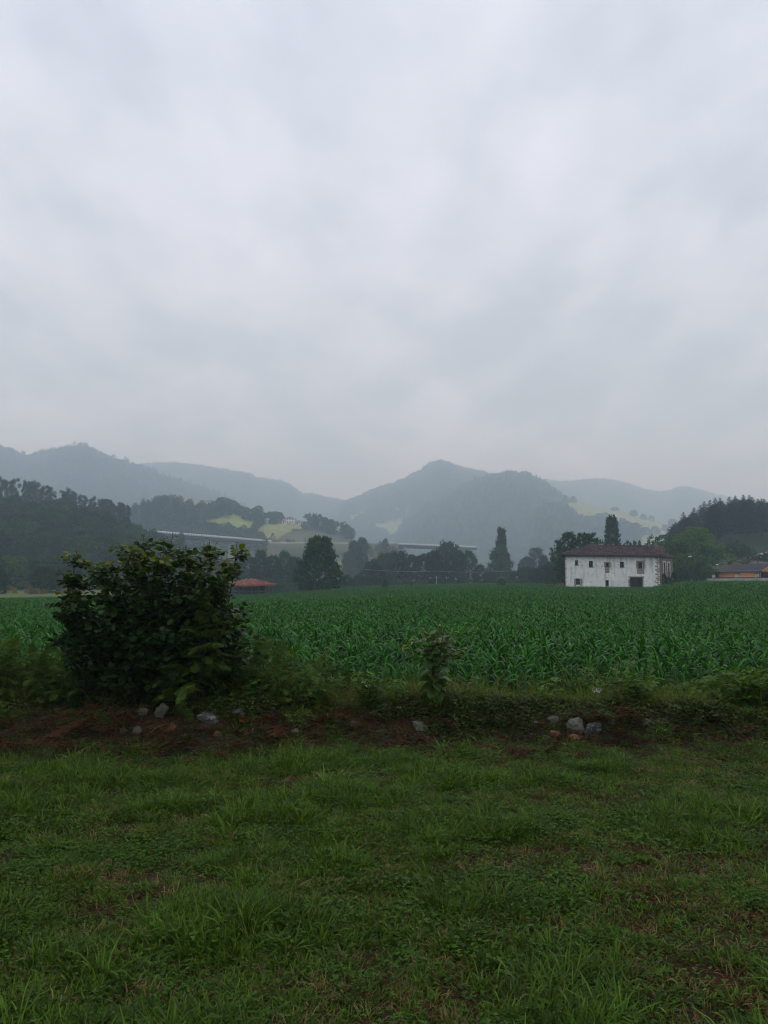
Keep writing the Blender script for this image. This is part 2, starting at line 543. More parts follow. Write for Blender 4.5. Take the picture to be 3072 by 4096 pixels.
# ------------------------------------------------------------------ trees
def crown(r, H, Rr, zb, nc, nl, ls, shape='round', cr=0.24, droop=0.0, fill=0.5):
    """leaf-sized faces in clumps through a crown's volume"""
    h = (np.arange(nc) + r.random(nc)) / nc
    th = np.arange(nc) * 2.39996 + r.normal(size=nc) * .5
    if shape == 'round':
        prof = np.sqrt(np.clip(1 - ((h - .42) / .60) ** 2, 0, 1))
    elif shape == 'column':
        prof = np.clip(np.minimum(h * 5 + .35, 1), 0, 1) * np.sqrt(np.clip(1 - np.maximum(h - .45, 0) ** 2 / .36, 0.02, 1))
    elif shape == 'vase':
        prof = np.sqrt(np.clip(1 - ((h - .60) / .62) ** 2, 0, 1))
    elif shape == 'dome':
        prof = np.sqrt(np.clip(1 - (h / 1.02) ** 2.6, 0, 1))
    else:
        prof = np.clip(1.02 - h, 0, 1) ** .8
    ph = r.random(6) * TAU
    lump = 1 + .16 * np.sin(2 * th + ph[0]) + .12 * np.sin(3 * th + 5 * h + ph[1]) + .12 * np.sin(7 * h + ph[2])
    rad = np.sqrt(r.uniform(fill ** 2, 1, nc)) * prof * lump
    C = np.stack([np.cos(th) * rad * Rr, np.sin(th) * rad * Rr, zb + h * (H - zb) * .97], -1)
    cs = Rr * cr * r.uniform(.6, 1.3, nc)
    n = nc * nl
    ci = np.repeat(np.arange(nc), nl)
    d = rand_dirs(n, r)
    d[:, 2] = d[:, 2] * .75 + .12
    P = C[ci] + d * (cs[ci] * r.random(n) ** .45)[:, None] * np.array([1, 1, .8])
    P[:, 2] = np.maximum(P[:, 2], zb * .6)
    out = norm(P - np.array([0, 0, (zb + H) / 2]))
    dirs = norm(rand_dirs(n, r) + out * .5 + np.array([0, 0, -.25 - droop]))
    nrm = norm(rand_dirs(n, r) * .6 + np.array([0, 0, .45]) + d * .9 + out * .2)
    V, F = stamp(*DIAMOND, P, frames(dirs, nrm), ls * r.uniform(.6, 1.35, n))
    av = np.repeat(r.random(nc)[ci], 4)
    return V, F, av


def trunk_mb(r, H, tr, top=.72, limbs=6, spread=.5, lean=.02):
    mb = MB()
    n = 7
    pts = [(r.normal() * lean * H * i / n, r.normal() * lean * H * i / n, H * top * i / (n - 1) - (0.3 if i == 0 else 0)) for i in range(n)]
    rad = [tr * (1.25 if i == 0 else 1) * (1 - .8 * i / (n - 1)) for i in range(n)]
    mb.tube(pts, rad, 7)
    for j in range(limbs):
        t = r.uniform(.35, .95)
        p = Vector(pts[min(int(t * (n - 1)), n - 1)])
        an = r.random() * TAU
        L = H * spread * r.uniform(.35, .6)
        e = p + Vector((math.cos(an) * L, math.sin(an) * L, L * r.uniform(.4, .9)))
        mid = (p + e) / 2 + Vector((0, 0, -L * .06))
        mb.tube([p, mid, e], [tr * .38, tr * .24, tr * .07], 5)
    return mb


class TreeKind:
    def __init__(self, trunk, crown_, H, Rr):
        self.trunk, self.crown, self.H, self.R = trunk, crown_, H, Rr


def tree_kind(seed, leaf, H=10., Rr=4., zb=2., nc=90, nl=50, ls=.34, shape='round', tr=.22, bark='bark', cr=.24, limbs=6, fill=.5, droop=0):
    r = np.random.default_rng(seed)
    V, F, av = crown(r, H, Rr, zb, nc, nl, ls, shape, cr, droop, fill)
    cm = make_mesh('crown', V, F, M[leaf], attr=av)
    tm = trunk_mb(r, H, tr, .8 if shape != 'column' else .9, limbs, Rr / H).mesh('trunk', M[bark], True)
    return TreeKind(tm, cm, H, Rr)


def pine_kind(seed, H=16., Rr=3.2, zb=2.5, leaf='leaf_pine', n=22, ls=.75):
    """conifer: whorls of up-curved boughs with needle tufts and a leader at the top"""
    r = np.random.default_rng(seed)
    P = []; D = []; S = []; A = []
    tm = MB().tube([(0, 0, -.3), (0, 0, H * .5), (0, 0, H * .99)], [.24, .14, .02], 6)
    for i in range(n):
        t = (i + .5) / n
        z = zb + (H - zb) * t ** .9
        L = Rr * (1 - t) ** .75 * r.uniform(.75, 1.2) + .25
        for j in range(6 if t < .8 else 4):
            an = r.random() * TAU
            up = .1 + .5 * t
            Lj = L * r.uniform(.6, 1.15)
            m = max(4, int(Lj / .28))
            tm.tube([(0, 0, z), (math.cos(an) * Lj * .9, math.sin(an) * Lj * .9, z + Lj * up * .5)], [.04, .012], 3)
            for s in np.linspace(.25, 1, m):
                for q in range(3):
                    P.append((math.cos(an) * Lj * s + r.normal() * .13, math.sin(an) * Lj * s + r.normal() * .13, z + Lj * up * s * s * .6 + r.normal() * .1))
                    D.append((math.cos(an) * .6 + r.normal() * .5, math.sin(an) * .6 + r.normal() * .5, .6 + r.normal() * .4))
                    S.append(ls * r.uniform(.55, 1.15) * (.55 + .45 * (1 - t))); A.append(r.random() * .6 + .4 * s)
    for q in range(26):
        z = H * (1 - .09 * r.random() ** 1.2)
        P.append((r.normal() * .06, r.normal() * .06, z)); D.append((r.normal() * .5, r.normal() * .5, .8)); S.append(ls * .55); A.append(1.)
    P = np.array(P); D = norm(D)
    V, F = stamp(DIAMOND[0] * np.array([.55, 1, 1]), DIAMOND[1], P, frames(D, rand_dirs(len(P), r)), np.array(S))
    cm = make_mesh('crown', V, F, M[leaf], attr=np.repeat(A, 4))
    return TreeKind(tm.mesh('trunk', M['bark'], True), cm, H, Rr)


def euc_kind(seed, H=17., Rr=2.4):
    """eucalyptus: long bare leaning trunk with open clumps of foliage in its upper half"""
    r = np.random.default_rng(seed)
    tm = MB()
    lx, ly = r.normal() * .6, r.normal() * .4
    f = lambda z: Vector((lx * (z / H) ** 1.5, ly * (z / H), z))
    tm.tube([f(0) + Vector((0, 0, -.3)), f(H * .3), f(H * .6), f(H * .96)], [.34, .26, .18, .05], 6)
    Cs = []
    for i in range(22):
        t = .50 + .50 * (i + r.random()) / 22
        b = f(H * (t - .08))
        an = r.random() * TAU
        L = Rr * r.uniform(.25, 1.0) * (1.15 - abs(t - .75) * 2.0)
        c = f(H * t) + Vector((math.cos(an) * L, math.sin(an) * L, 0))
        tm.tube([b, (b + c) / 2 + Vector((0, 0, -.1)), c], [.07, .045, .02], 4)
        Cs.append((c.x, c.y, c.z, r.uniform(.7, 1.3)))
    Cs = np.array(Cs); n = 120
    ci = np.repeat(np.arange(len(Cs)), n)
    P = Cs[ci, :3] + rand_dirs(len(ci), r) * (Cs[ci, 3] * r.random(len(ci)) ** .5)[:, None] * np.array([1, 1, 1.15])
    d = norm(rand_dirs(len(ci), r) * .7 + np.array([0, 0, -.6]))
    V, F = stamp(DIAMOND[0] * np.array([.8, 1, 1]), DIAMOND[1], P, frames(d, rand_dirs(len(ci), r)), .46 * r.uniform(.6, 1.3, len(ci)))
    return TreeKind(tm.mesh('trunk', M['bark_pale'], True), make_mesh('crown', V, F, M['leaf_euc'], attr=np.repeat(r.random(len(Cs))[ci], 4)), H, Rr)


T = {}
T['oak'] = tree_kind(1, 'leaf_mid', 10, 4.2, 1.0, 190, 44, .36, 'round', cr=.21)
T['oak2'] = tree_kind(2, 'leaf_dark', 10, 4.4, .6, 190, 44, .36, 'dome', cr=.20)
T['ash'] = tree_kind(3, 'leaf_mid', 11, 3.6, 1.0, 170, 44, .34, 'round', cr=.22)
T['alder'] = tree_kind(4, 'leaf_dark', 10, 3.0, .5, 160, 42, .31, 'round', cr=.25)
T['walnut'] = tree_kind(5, 'leaf_fresh', 10, 4.9, .3, 260, 60, .34, 'round', cr=.165, tr=.28, fill=.45)
T['light'] = tree_kind(6, 'leaf_light', 9, 4.6, .6, 210, 44, .34, 'dome', cr=.19)
T['poplar'] = tree_kind(7, 'leaf_dark', 14, 1.9, .5, 190, 44, .36, 'column', cr=.38, limbs=3)
T['poplar_pale'] = tree_kind(8, 'leaf_mid', 14, 2.6, .6, 190, 40, .38, 'column', cr=.32, limbs=3)
T['topiary'] = tree_kind(9, 'leaf_mid', 8, 3.2, .2, 330, 28, .30, 'dome', cr=.11, fill=.75)
T['shrub'] = tree_kind(10, 'leaf_dark', 3, 1.5, .1, 90, 34, .18, 'dome', cr=.25, tr=.06)
T['shrub_light'] = tree_kind(11, 'leaf_light', 3, 1.7, .1, 90, 34, .19, 'round', cr=.25, tr=.06)
T['shrub_cone'] = tree_kind(12, 'leaf_dark', 3.2, .95, .05, 100, 36, .15, 'dome', cr=.26, tr=.06)
T['chestnut'] = tree_kind(13, 'leaf_fresh', 11, 5.2, 1.5, 260, 50, .36, 'vase', cr=.165, tr=.3)
T['garden'] = tree_kind(14, 'leaf_light', 12, 6.0, 1.2, 280, 50, .40, 'round', cr=.16, tr=.3)
T['sparse'] = tree_kind(15, 'leaf_fresh', 10, 3.0, 5.0, 60, 40, .32, 'vase', cr=.2, tr=.2)
for i in range(3):
    T['pine%d' % i] = pine_kind(20 + i, 16, 3.1 + .4 * i)
    T['euc%d' % i] = euc_kind(30 + i)


def put_tree(kind, base, H, width, name, label, cat, group=None, rz=None):
    k = T[kind]
    root = thing(name, label, cat, base, rng.random() * TAU if rz is None else rz, group)
    s = H / k.H; w = width / (2 * k.R)
    root.scale = (w, w, s)
    link('trunk', k.trunk, root); link('crown', k.crown, root)
    return root


def tree_px(kind, px, pytop, D, wpx, name, label, cat='tree', group=None, zbase=None):
    """a tree standing at depth D whose top and width are read off the photograph"""
    top = pt(px, pytop, D)
    zb = zg1(top.x, D) - .1 if zbase is None else zbase
    return put_tree(kind, (top.x, D, zb), max(top.z - zb, .5), wpx / 4 / FPX * D, name, label, cat, group)


# ------------------------------------------------------------------ scattering (for what nobody could count)
_gn = {}


def scatter(name, P, rot, scl, idx, protos, label, cat=None):
    P = np.asarray(P, np.float32)
    n = len(P)
    me = bpy.data.meshes.new(name)
    me.vertices.add(n); me.vertices.foreach_set('co', P.ravel())
    for an, ty, data in (('rot', 'FLOAT_VECTOR', rot), ('scl', 'FLOAT_VECTOR', scl), ('idx', 'INT', idx)):
        at = me.attributes.new(an, ty, 'POINT')
        dt = np.int32 if ty == 'INT' else np.float32
        at.data.foreach_set('value' if ty == 'INT' else 'vector', np.asarray(data, dt).ravel())
    o = link(name, me)
    pc = bpy.data.collections.new(name + '_source')
    for i, pm in enumerate(protos):
        po = bpy.data.objects.new('%s_piece_%02d' % (name, i), pm)
        pc.objects.link(po)
    ng = bpy.data.node_groups.new(name + '_scatter', 'GeometryNodeTree')
    ng.interface.new_socket('Geometry', in_out='INPUT', socket_type='NodeSocketGeometry')
    ng.interface.new_socket('Geometry', in_out='OUTPUT', socket_type='NodeSocketGeometry')
    N, L = ng.nodes, ng.links
    gi = N.new('NodeGroupInput'); go = N.new('NodeGroupOutput')
    ci = N.new('GeometryNodeCollectionInfo'); ci.inputs['Collection'].default_value = pc
    ci.inputs['Separate Children'].default_value = True; ci.inputs['Reset Children'].default_value = True
    ip = N.new('GeometryNodeInstanceOnPoints'); ip.inputs['Pick Instance'].default_value = True

    def named(nm, ty):
        q = N.new('GeometryNodeInputNamedAttribute'); q.data_type = ty; q.inputs['Name'].default_value = nm
        return q.outputs[0]
    e2r = N.new('FunctionNodeEulerToRotation')
    L.new(named('rot', 'FLOAT_VECTOR'), e2r.inputs[0])
    L.new(gi.outputs[0], ip.inputs['Points']); L.new(ci.outputs[0], ip.inputs['Instance'])
    L.new(named('idx', 'INT'), ip.inputs['Instance Index'])
    L.new(e2r.outputs[0], ip.inputs['Rotation'])
    L.new(named('scl', 'FLOAT_VECTOR'), ip.inputs['Scale'])
    L.new(ip.outputs[0], go.inputs[0])
    md = o.modifiers.new('scatter', 'NODES'); md.node_group = ng
    return tag(o, label, cat, kind='stuff')


def zrot(n, tilt=0.1):
    return np.stack([rng.normal(size=n) * tilt, rng.normal(size=n) * tilt, rng.random(n) * TAU], -1)


def uni(n, lo, hi):
    s = rng.uniform(lo, hi, n)
    return np.stack([s, s, s * rng.uniform(.85, 1.2, n)], -1)


# ------------------------------------------------------------------ hills
def in_poly(px, py, poly):
    px = np.asarray(px); py = np.asarray(py)
    ins = np.zeros(px.shape, bool)
    n = len(poly)
    for i in range(n):
        x1, y1 = poly[i]; x2, y2 = poly[(i + 1) % n]
        cond = ((y1 > py) != (y2 > py)) & (px < (x2 - x1) * (py - y1) / ((y2 - y1) if y2 != y1 else 1e-9) + x1)
        ins ^= cond
    return ins


class Hill:
    def __init__(self, crest, D, D0, tree_h=0., rough=6., zbase=-4., pw=1.0, seed=0, ends=160):
        """crest: photograph pixels of the skyline; D: its depth; D0: where the slope meets the valley"""
        P = [pt(px, py, (D if np.isscalar(D) else np.interp(px, D[0], D[1]))) for px, py in crest]
        self.ca = np.array([p.x / p.y for p in P]); self.cz = np.array([p.z for p in P]) - tree_h; self.cD = np.array([p.y for p in P])
        self.D0, self.zb, self.pw, self.rough, self.seed = D0, zbase, pw, rough, seed
        self.a0, self.a1 = self.ca[0], self.ca[-1]
        self.ends = ends / (4 * FPX)

    def surf(self, a, t):
        a = np.asarray(a, float); t = np.asarray(t, float)
        zcr = np.interp(a, self.ca, self.cz); Dc = np.interp(a, self.ca, self.cD)
        # past the ends the hill runs down into the valley
        e = np.minimum(1, np.maximum(0, 1 - np.maximum(self.a0 - a, a - self.a1) / self.ends))
        e = e * e * (3 - 2 * e)
        r = self.D0 + t * (Dc - self.D0)
        s = np.where(t <= 1, np.clip(t, 0, 1) ** self.pw, 1 - np.clip(t - 1, 0, 1) ** 1.4 * .9)
        s = np.where(t <= 1, .35 * s + .65 * np.sin(np.clip(s, 0, 1) * math.pi / 2), s)
        amp = self.rough * np.clip(1 - np.abs(t - .5) * 2, 0, 1)
        nz = fbm(a * r / 90 + self.seed * 7, r / 90 + 3, 4, self.seed) - .5
        nz2 = fbm(a * r / 40 + self.seed * 3, r * 0 + 1, 2, self.seed + 5) - .5
        z = self.zb + (zcr - self.zb) * s * e + amp * (nz * 2 + nz2) * e + self.rough * .45 * (fbm(a * 900 + self.seed, a * 0 + 2, 3, self.seed + 2) - .5) * (t > .6)
        return np.stack([a * r, r, z], -1)

    def build(self, name, base, zones=(), na=150, nt=60, label=None):
        a = np.linspace(self.a0 - self.ends, self.a1 + self.ends, na)
        t = np.concatenate([np.linspace(-.02, 1, nt), np.linspace(1.05, 2, 10)])
        Ag, Tg = np.meshgrid(a, t, indexing='ij')
        V = self.surf(Ag, Tg).reshape(-1, 3)
        px, py = px_of(V)
        c = np.tile(np.array(base), (len(V), 1))
        for poly, colr in zones:
            m = in_poly(px, py, poly)
            w = .85 + .3 * fbm(V[:, 0] / 30, V[:, 1] / 30, 3, 4)
            c[m] = np.array(colr)[None] * w[m][:, None]
        k, l = Ag.shape
        ix = np.arange(k * l).reshape(k, l)
        F = np.stack([ix[:-1, :-1], ix[1:, :-1], ix[1:, 1:], ix[:-1, 1:]], -1).reshape(-1, 4)
        return tag(link(name, make_mesh(name, V, F, M['hill'], True, col=c)), label, kind='structure')

    def sample(self, n, zones=(), tmin=0., tmax=1.08, dens=None, front=True):
        """points spread evenly over the slope's ground plan, outside the open meadows"""
        a = rng.uniform(self.a0 - self.ends * .7, self.a1 + self.ends * .7, n)
        t = np.sqrt(rng.uniform(max(tmin, 0) ** 2, tmax ** 2, n)) if self.D0 < 200 else rng.uniform(tmin, tmax, n)
        m = n // 7 if tmax > 1 else 0          # the skyline carries its own row of trees
        t[:m] = rng.uniform(.955, 1.03, m)
        P = self.surf(a, t)
        px, py = px_of(P)
        keep = np.ones(n, bool)
        for poly, _ in zones:
            keep &= ~in_poly(px, py, poly)
        if dens is not None:
            keep &= rng.random(n) < dens(px, py)
        return P[keep]

    def at(self, px, py):
        """the spot of the slope seen at this pixel"""
        a = az(px, py)
        t = np.linspace(0, 1, 400)
        S = self.surf(np.full(400, a), t)
        _, yy = px_of(S)
        hit = np.where(yy <= py)[0]
        i = hit[0] if len(hit) else 399
        return Vector(S[i])


# low trees for woods that read as one mass
r_ = np.random.default_rng(77)
WOOD = []
for i in range(5):
    V, F, av = crown(r_, 10, 3.6 + .4 * (i % 3), 1.0, 34, 11, 1.05, ['round', 'dome', 'round', 'vase', 'dome'][i], .34)
    WOOD.append(make_mesh('wood_tree', V, F, M['leaf_far'], attr=av))
V, F, av = crown(r_, 13, 2.3, .5, 30, 11, .95, 'cone', .34)
WOOD.append(make_mesh('wood_tree', V, F, M['leaf_pine'], attr=av))
V, F, av = crown(r_, 14, 2.0, 3.0, 26, 11, .85, 'column', .40)
WOOD.append(make_mesh('wood_tree', V, F, M['leaf_euc'], attr=av))


def wood(name, P, lo, hi, label, kinds=(0, 1, 2, 3, 4)):
    n = len(P)
    P = P.copy(); P[:, 2] -= .4
    return scatter(name, P, zrot(n, .04), uni(n, lo, hi), rng.choice(kinds, n), WOOD, label)


FOREST = (0.020, 0.034, 0.014)
MEAD = (0.200, 0.245, 0.055)
MEAD2 = (0.25, 0.245, 0.085)
BROWN = (0.085, 0.085, 0.040)

# far back ridges first
hillG = Hill([(2080, 1935), (2150, 1925), (2250, 1937), (2350, 1930), (2420, 1928), (2500, 1940), (2560, 1962), (2640, 1980), (2700, 1966), (2730, 1956), (2790, 1966), (2900, 2000), (3100, 2020), (3400, 2000)], 3300, 1900, 14, 18, seed=3)
hillG.build('far_right_hill', FOREST, label='faint wooded hill fading into the fog on the right')
wood('far_right_wood', hillG.sample(7000, tmin=.15), 1.7, 2.6, 'mist-veiled wood covering the faint right-hand hill')

hillD = Hill([(300, 1890), (420, 1885), (540, 1874), (620, 1865), (700, 1863), (800, 1873), (900, 1890), (1000, 1906), (1015, 1918), (1070, 1930), (1130, 1936), (1175, 1962), (1205, 1986), (1270, 1990), (1330, 2008), (1400, 2020)], 2900, 1700, 13, 14, seed=4)
hillD.build('far_left_hill', FOREST, label='pale blue-grey wooded ridge behind the yellow house spur')
wood('far_left_wood', hillD.sample(7500, tmin=.15), 1.6, 2.5, 'fog-dimmed wood on the ridge behind the yellow house')

zE = [([(1500, 2095), (1620, 2075), (1720, 2060), (1800, 2075), (1700, 2110), (1560, 2140), (1480, 2130)], MEAD),
      ([(1545, 2165), (1560, 2130), (1640, 2108), (1730, 2118), (1700, 2160), (1640, 2178)], MEAD),
      ([(1380, 2075), (1440, 2050), (1500, 2040), (1480, 2075), (1400, 2100)], MEAD),
      ([(1570, 2030), (1640, 2030), (1660, 2060), (1570, 2060)], (0.10, 0.14, 0.045))]
hillE = Hill([(1330, 2060), (1380, 2020), (1450, 1990), (1500, 1965), (1560, 1950), (1620, 1925), (1680, 1893), (1720, 1866), (1755, 1854), (1790, 1856), (1820, 1875), (1880, 1888), (1950, 1903), (1990, 1913), (2100, 1960), (2200, 2000)], 2600, 1150, 13, 14, pw=1.25, seed=5)
hillE.build('peaked_hill', FOREST, zE, label='peaked wooded hill with small clearings in the mist')
wood('peaked_hill_wood', hillE.sample(9000, zE, tmin=.05, dens=lambda px, py: np.where(py > 2060, .7, 1)), 1.1, 2.3, 'misty wood covering the peaked hill')

hillF = Hill([(1640, 2080), (1700, 2030), (1780, 1985), (1850, 1957), (1920, 1930), (1980, 1914), (2040, 1906), (2110, 1911), (2165, 1938), (2208, 1964), (2252, 1996), (2307, 2028), (2344, 2062), (2380, 2105), (2420, 2150)], 1900, 1050, 12, 13, seed=6)
zF = [([(2060, 2130), (2100, 2112), (2150, 2108), (2140, 2122), (2080, 2138)], BROWN)]
hillF.build('rounded_hill', FOREST, zF, label='rounded dark wooded hill right of the peaked hill')
wood('rounded_hill_wood', hillF.sample(10000, zF, tmin=.02), 1.2, 2.1, 'dense wood covering the rounded hill', (0, 1, 2, 3, 4, 5))

hillA = Hill([(-260, 1790), (-120, 1775), (0, 1806), (45, 1822), (100, 1842), (150, 1830), (210, 1818), (290, 1806), (345, 1801), (400, 1832), (450, 1849), (510, 1870), (600, 1898), (700, 1935), (800, 1968), (860, 1988), (960, 2030)], 2000, 1100, 12, 14, seed=7)
hillA.build('left_hill', FOREST, label='tall wooded hill on the left with ragged treetops')
wood('left_hill_wood', hillA.sample(12000, tmin=.02), 1.2, 2.2, 'dense wood covering the tall left hill', (0, 1, 2, 3, 4, 6))

zH = [([(2290, 1995), (2360, 2018), (2450, 2036), (2520, 2053), (2580, 2076), (2665, 2100), (2720, 2130), (2700, 2200), (2540, 2200), (2560, 2120), (2470, 2085), (2380, 2080), (2310, 2060), (2270, 2020)], MEAD2)]
hillH = Hill([(2180, 1985), (2250, 1996), (2301, 2004), (2357, 2019), (2443, 2036), (2517, 2054), (2573, 2075), (2659, 2100), (2760, 2130), (2900, 2160)], 1500, 900, 0, 9, seed=8)
hillH.build('meadow_slope', FOREST, zH, label='open yellow-green meadow slope behind the farmhouse')
wood('meadow_slope_wood', hillH.sample(1500, zH, tmin=.02, tmax=.62), .6, 1.0, 'scrub and wood below the open meadow slope')

zB = [([(655, 1972), (720, 1985), (800, 2006), (850, 2030), (800, 2040), (740, 2020), (690, 2000)], MEAD2),
      ([(820, 2062), (900, 2052), (990, 2062), (1040, 2072), (1028, 2110), (1005, 2138), (930, 2128), (870, 2118), (830, 2090)], MEAD),
      ([(1020, 2155), (1032, 2112), (1070, 2090), (1120, 2096), (1175, 2110), (1160, 2140), (1110, 2160)], (0.21, 0.225, 0.07)),
      ([(1110, 2095), (1200, 2098), (1215, 2118), (1160, 2112)], MEAD2),
      ([(1110, 2155), (1150, 2130), (1220, 2120), (1330, 2135), (1420, 2150), (1420, 2180), (1100, 2175)], BROWN)]
hillB = Hill([(380, 2100), (450, 2070), (560, 2030), (655, 1978), (740, 1992), (800, 2008), (870, 2014), (950, 2038), (1040, 2062), (1160, 2084), (1260, 2100), (1340, 2118), (1400, 2150), (1430, 2185)], ([380, 1430], [700, 640]), 505, 0, 4, zbase=-3, pw=.9, seed=9, ends=70)
hillB.build('spur_hill', FOREST, zB, label='near hillside spur with meadows, houses and hedgerows')
wood('spur_scrub', hillB.sample(1300, zB, tmin=.02, tmax=.75, dens=lambda px, py: np.where((px > 1050), .12, 1)), .45, .85, 'scrub and hedgerow trees on the near hillside spur')

hillC = Hill([(-330, 1990), (-150, 1985), (0, 2000), (150, 2006), (300, 2018), (430, 2055), (510, 2092), (590, 2120), (650, 2155), (690, 2185), (740, 2235)], 330, 175, 7.5, 2, zbase=-2, seed=10, ends=70)
hillC.build('near_left_hill', FOREST, label='near dark wooded hill behind the hazel bush')
r_ = np.random.default_rng(78)
NEARWOOD = []
for i, lf in enumerate(['leaf_mid', 'leaf_dark', 'leaf_mid', 'leaf_dark']):
    V, F, av = crown(r_, 9, 3.4 + .3 * i, .5, 70, 34, .50, ['round', 'dome', 'vase', 'round'][i], .25)
    NEARWOOD.append(make_mesh('wood_tree', V, F, M[lf], attr=av))
P = hillC.sample(1700, tmin=.0, tmax=1.15)
P[:, 2] -= .6
high = sstep(285, 320, P[:, 1])
scatter('near_left_wood', P, zrot(len(P), .04), uni(len(P), .5, .95) * (1 - .3 * high)[:, None], rng.integers(0, 4, len(P)), NEARWOOD, 'dense broadleaf wood on the near left hill')

hillI = Hill([(2560, 2190), (2640, 2165), (2700, 2150), (2742, 2130), (2785, 2105), (2828, 2082), (2873, 2070), (2927, 2062), (2970, 2058), (3030, 2062), (3100, 2070), (3300, 2040), (3500, 2060)], 265, 165, 0, 2, zbase=-.5, seed=11, ends=60)
hillI.build('pine_hill', FOREST, label='pine-covered rise on the right behind the sheds')

# individual trees of the hills ------------------------------------------------
for px, pyb, top in [(-40, 2000, 1905), (5, 2005, 1908), (32, 2005, 1925), (58, 2005, 1916), (95, 2006, 1925), (112, 2006, 1930), (128, 2006, 1927), (150, 2008, 1935), (180, 2010, 1945), (206, 2012, 1950), (250, 2018, 1966), (264, 2020, 1970), (280, 2020, 1957), (300, 2022, 1967), (327, 2030, 1983), (345, 2035, 1987), (370, 2045, 1989), (400, 2055, 1998), (418, 2062, 2002), (432, 2066, 2000), (448, 2072, 2018), (458, 2076, 2020), (478, 2085, 2016), (492, 2092, 2015), (506, 2098, 2022)]:
    D = 326 + rng.uniform(-8, 3)
    b = hillC.surf(np.array([az(px, top)]), np.array([.97]))[0]
    tp = pt(px, top, b[1])
    put_tree('euc%d' % rng.integers(3), (b[0], b[1], b[2] - .3), tp.z - b[2] + .3, rng.uniform(3.0, 4.6), 'eucalyptus_tree',
             'tall bare-trunked eucalyptus rising above the near dark wooded hill', 'tree', 'eucalyptus along the near hill crest')

# pine wood on the right: the crest and flank, tree by tree
for i in range(64):
    px = rng.uniform(2690, 3130)
    t = rng.uniform(.35, 1.02)
    b = hillI.surf(np.array([az(px)]), np.array([t]))[0]
    crest = np.interp(px, [2690, 2700, 2742, 2785, 2828, 2873, 2927, 2970, 3030, 3100], [2130, 2120, 2075, 2047, 2020, 2008, 2001, 1995, 2003, 2012])
    lim = pt(px, crest + rng.uniform(-6, 14), b[1]).z
    H = np.clip(lim - b[2], 5, rng.uniform(15, 17.5))
    put_tree('pine%d' % rng.integers(3), (b[0], b[1], b[2] - .3), H, rng.uniform(5, 7), 'pine_tree',
             'dark pine in the dense wood behind the orange shed', 'tree', 'pines of the right-hand wood')
for px, top in [(2710, 2098), (2742, 2058), (2785, 2040), (2812, 2030), (2828, 2014), (2850, 2010), (2873, 2000), (2893, 2000), (2930, 1996), (2955, 1992), (2987, 1988), (3011, 1989), (3022, 1998), (3045, 2005), (3060, 2004), (3070, 2005)]:
    b = hillI.surf(np.array([az(px)]), np.array([1.0]))[0]
    tp = pt(px, top - 12, b[1])
    put_tree('pine%d' % rng.integers(3), (b[0], b[1], b[2] - .3), max(tp.z - b[2], 5), rng.uniform(3.2, 4.4), 'pine_tree',
             'pine whose spiky leader stands out on the right-hand skyline', 'tree', 'skyline pines of the right-hand wood')

# spur: dark conifer stand, ridge trees, plantation by the white houses
for i in range(44):
    px = rng.uniform(525, 748); py = np.interp(px, [525, 660, 748], [2075, 2030, 2070]) + rng.uniform(-5, 40)
    b = hillB.at(px, py)
    top = np.interp(px, [525, 580, 640, 700, 748], [2010, 1990, 1982, 1988, 2030]) + rng.uniform(-4, 18)
    H = np.clip(pt(px, top, b.y).z - b.z, 6, 17)
    put_tree('pine%d' % rng.integers(3), b - Vector((0, 0, .3)), H, rng.uniform(5, 7.5), 'conifer_tree',
             'hazy conifer in the stand left of the yellow hillside house', 'tree', 'conifer stand on the spur')
for px, pyb, top, w in [(800, 2052, 2010, 40), (822, 2050, 2015, 36), (878, 2042, 1990, 46), (893, 2040, 1988, 46), (912, 2045, 1995, 44), (930, 2048, 2000, 44), (948, 2052, 2012, 40), (905, 2062, 2018, 50), (870, 2066, 2025, 44), (960, 2062, 2022, 44), (985, 2060, 2028, 30), (1000, 2068, 2036, 34), (1020, 2068, 2030, 36), (1035, 2060, 2022, 40), (1012, 2082, 2052, 38), (985, 2078, 2046, 40), (850, 2074, 2040, 40), (835, 2070, 2040, 40), (815, 2072, 2034, 42), (790, 2075, 2035, 42), (765, 2085, 2045, 44)]:
    b = hillB.at(px, pyb)
    put_tree(random.choice(['oak', 'oak2', 'ash']), b - Vector((0, 0, .2)), pt(px, top, b.y).z - b.z, w / 4 / FPX * b.y, 'broadleaf_tree',
             'rounded broadleaf tree on the ridge beside the yellow hillside house', 'tree', 'ridge trees by the yellow house')
for px, pyb, top, w in [(1060, 2085, 2050, 40), (1080, 2080, 2046, 40), (1100, 2076, 2045, 42), (1118, 2078, 2048, 40), (1042, 2098, 2070, 34), (1028, 2112, 2080, 36), (1015, 2128, 2096, 36), (1040, 2088, 2060, 36), (1090, 2096, 2072, 34)]:
    b = hillB.at(px, pyb)
    put_tree(random.choice(['oak2', 'alder']), b - Vector((0, 0, .2)), pt(px, top, b.y).z - b.z, w / 4 / FPX * b.y, 'broadleaf_tree',
             'dark round tree in the grove left of the white hillside houses', 'tree', 'grove by the white houses')
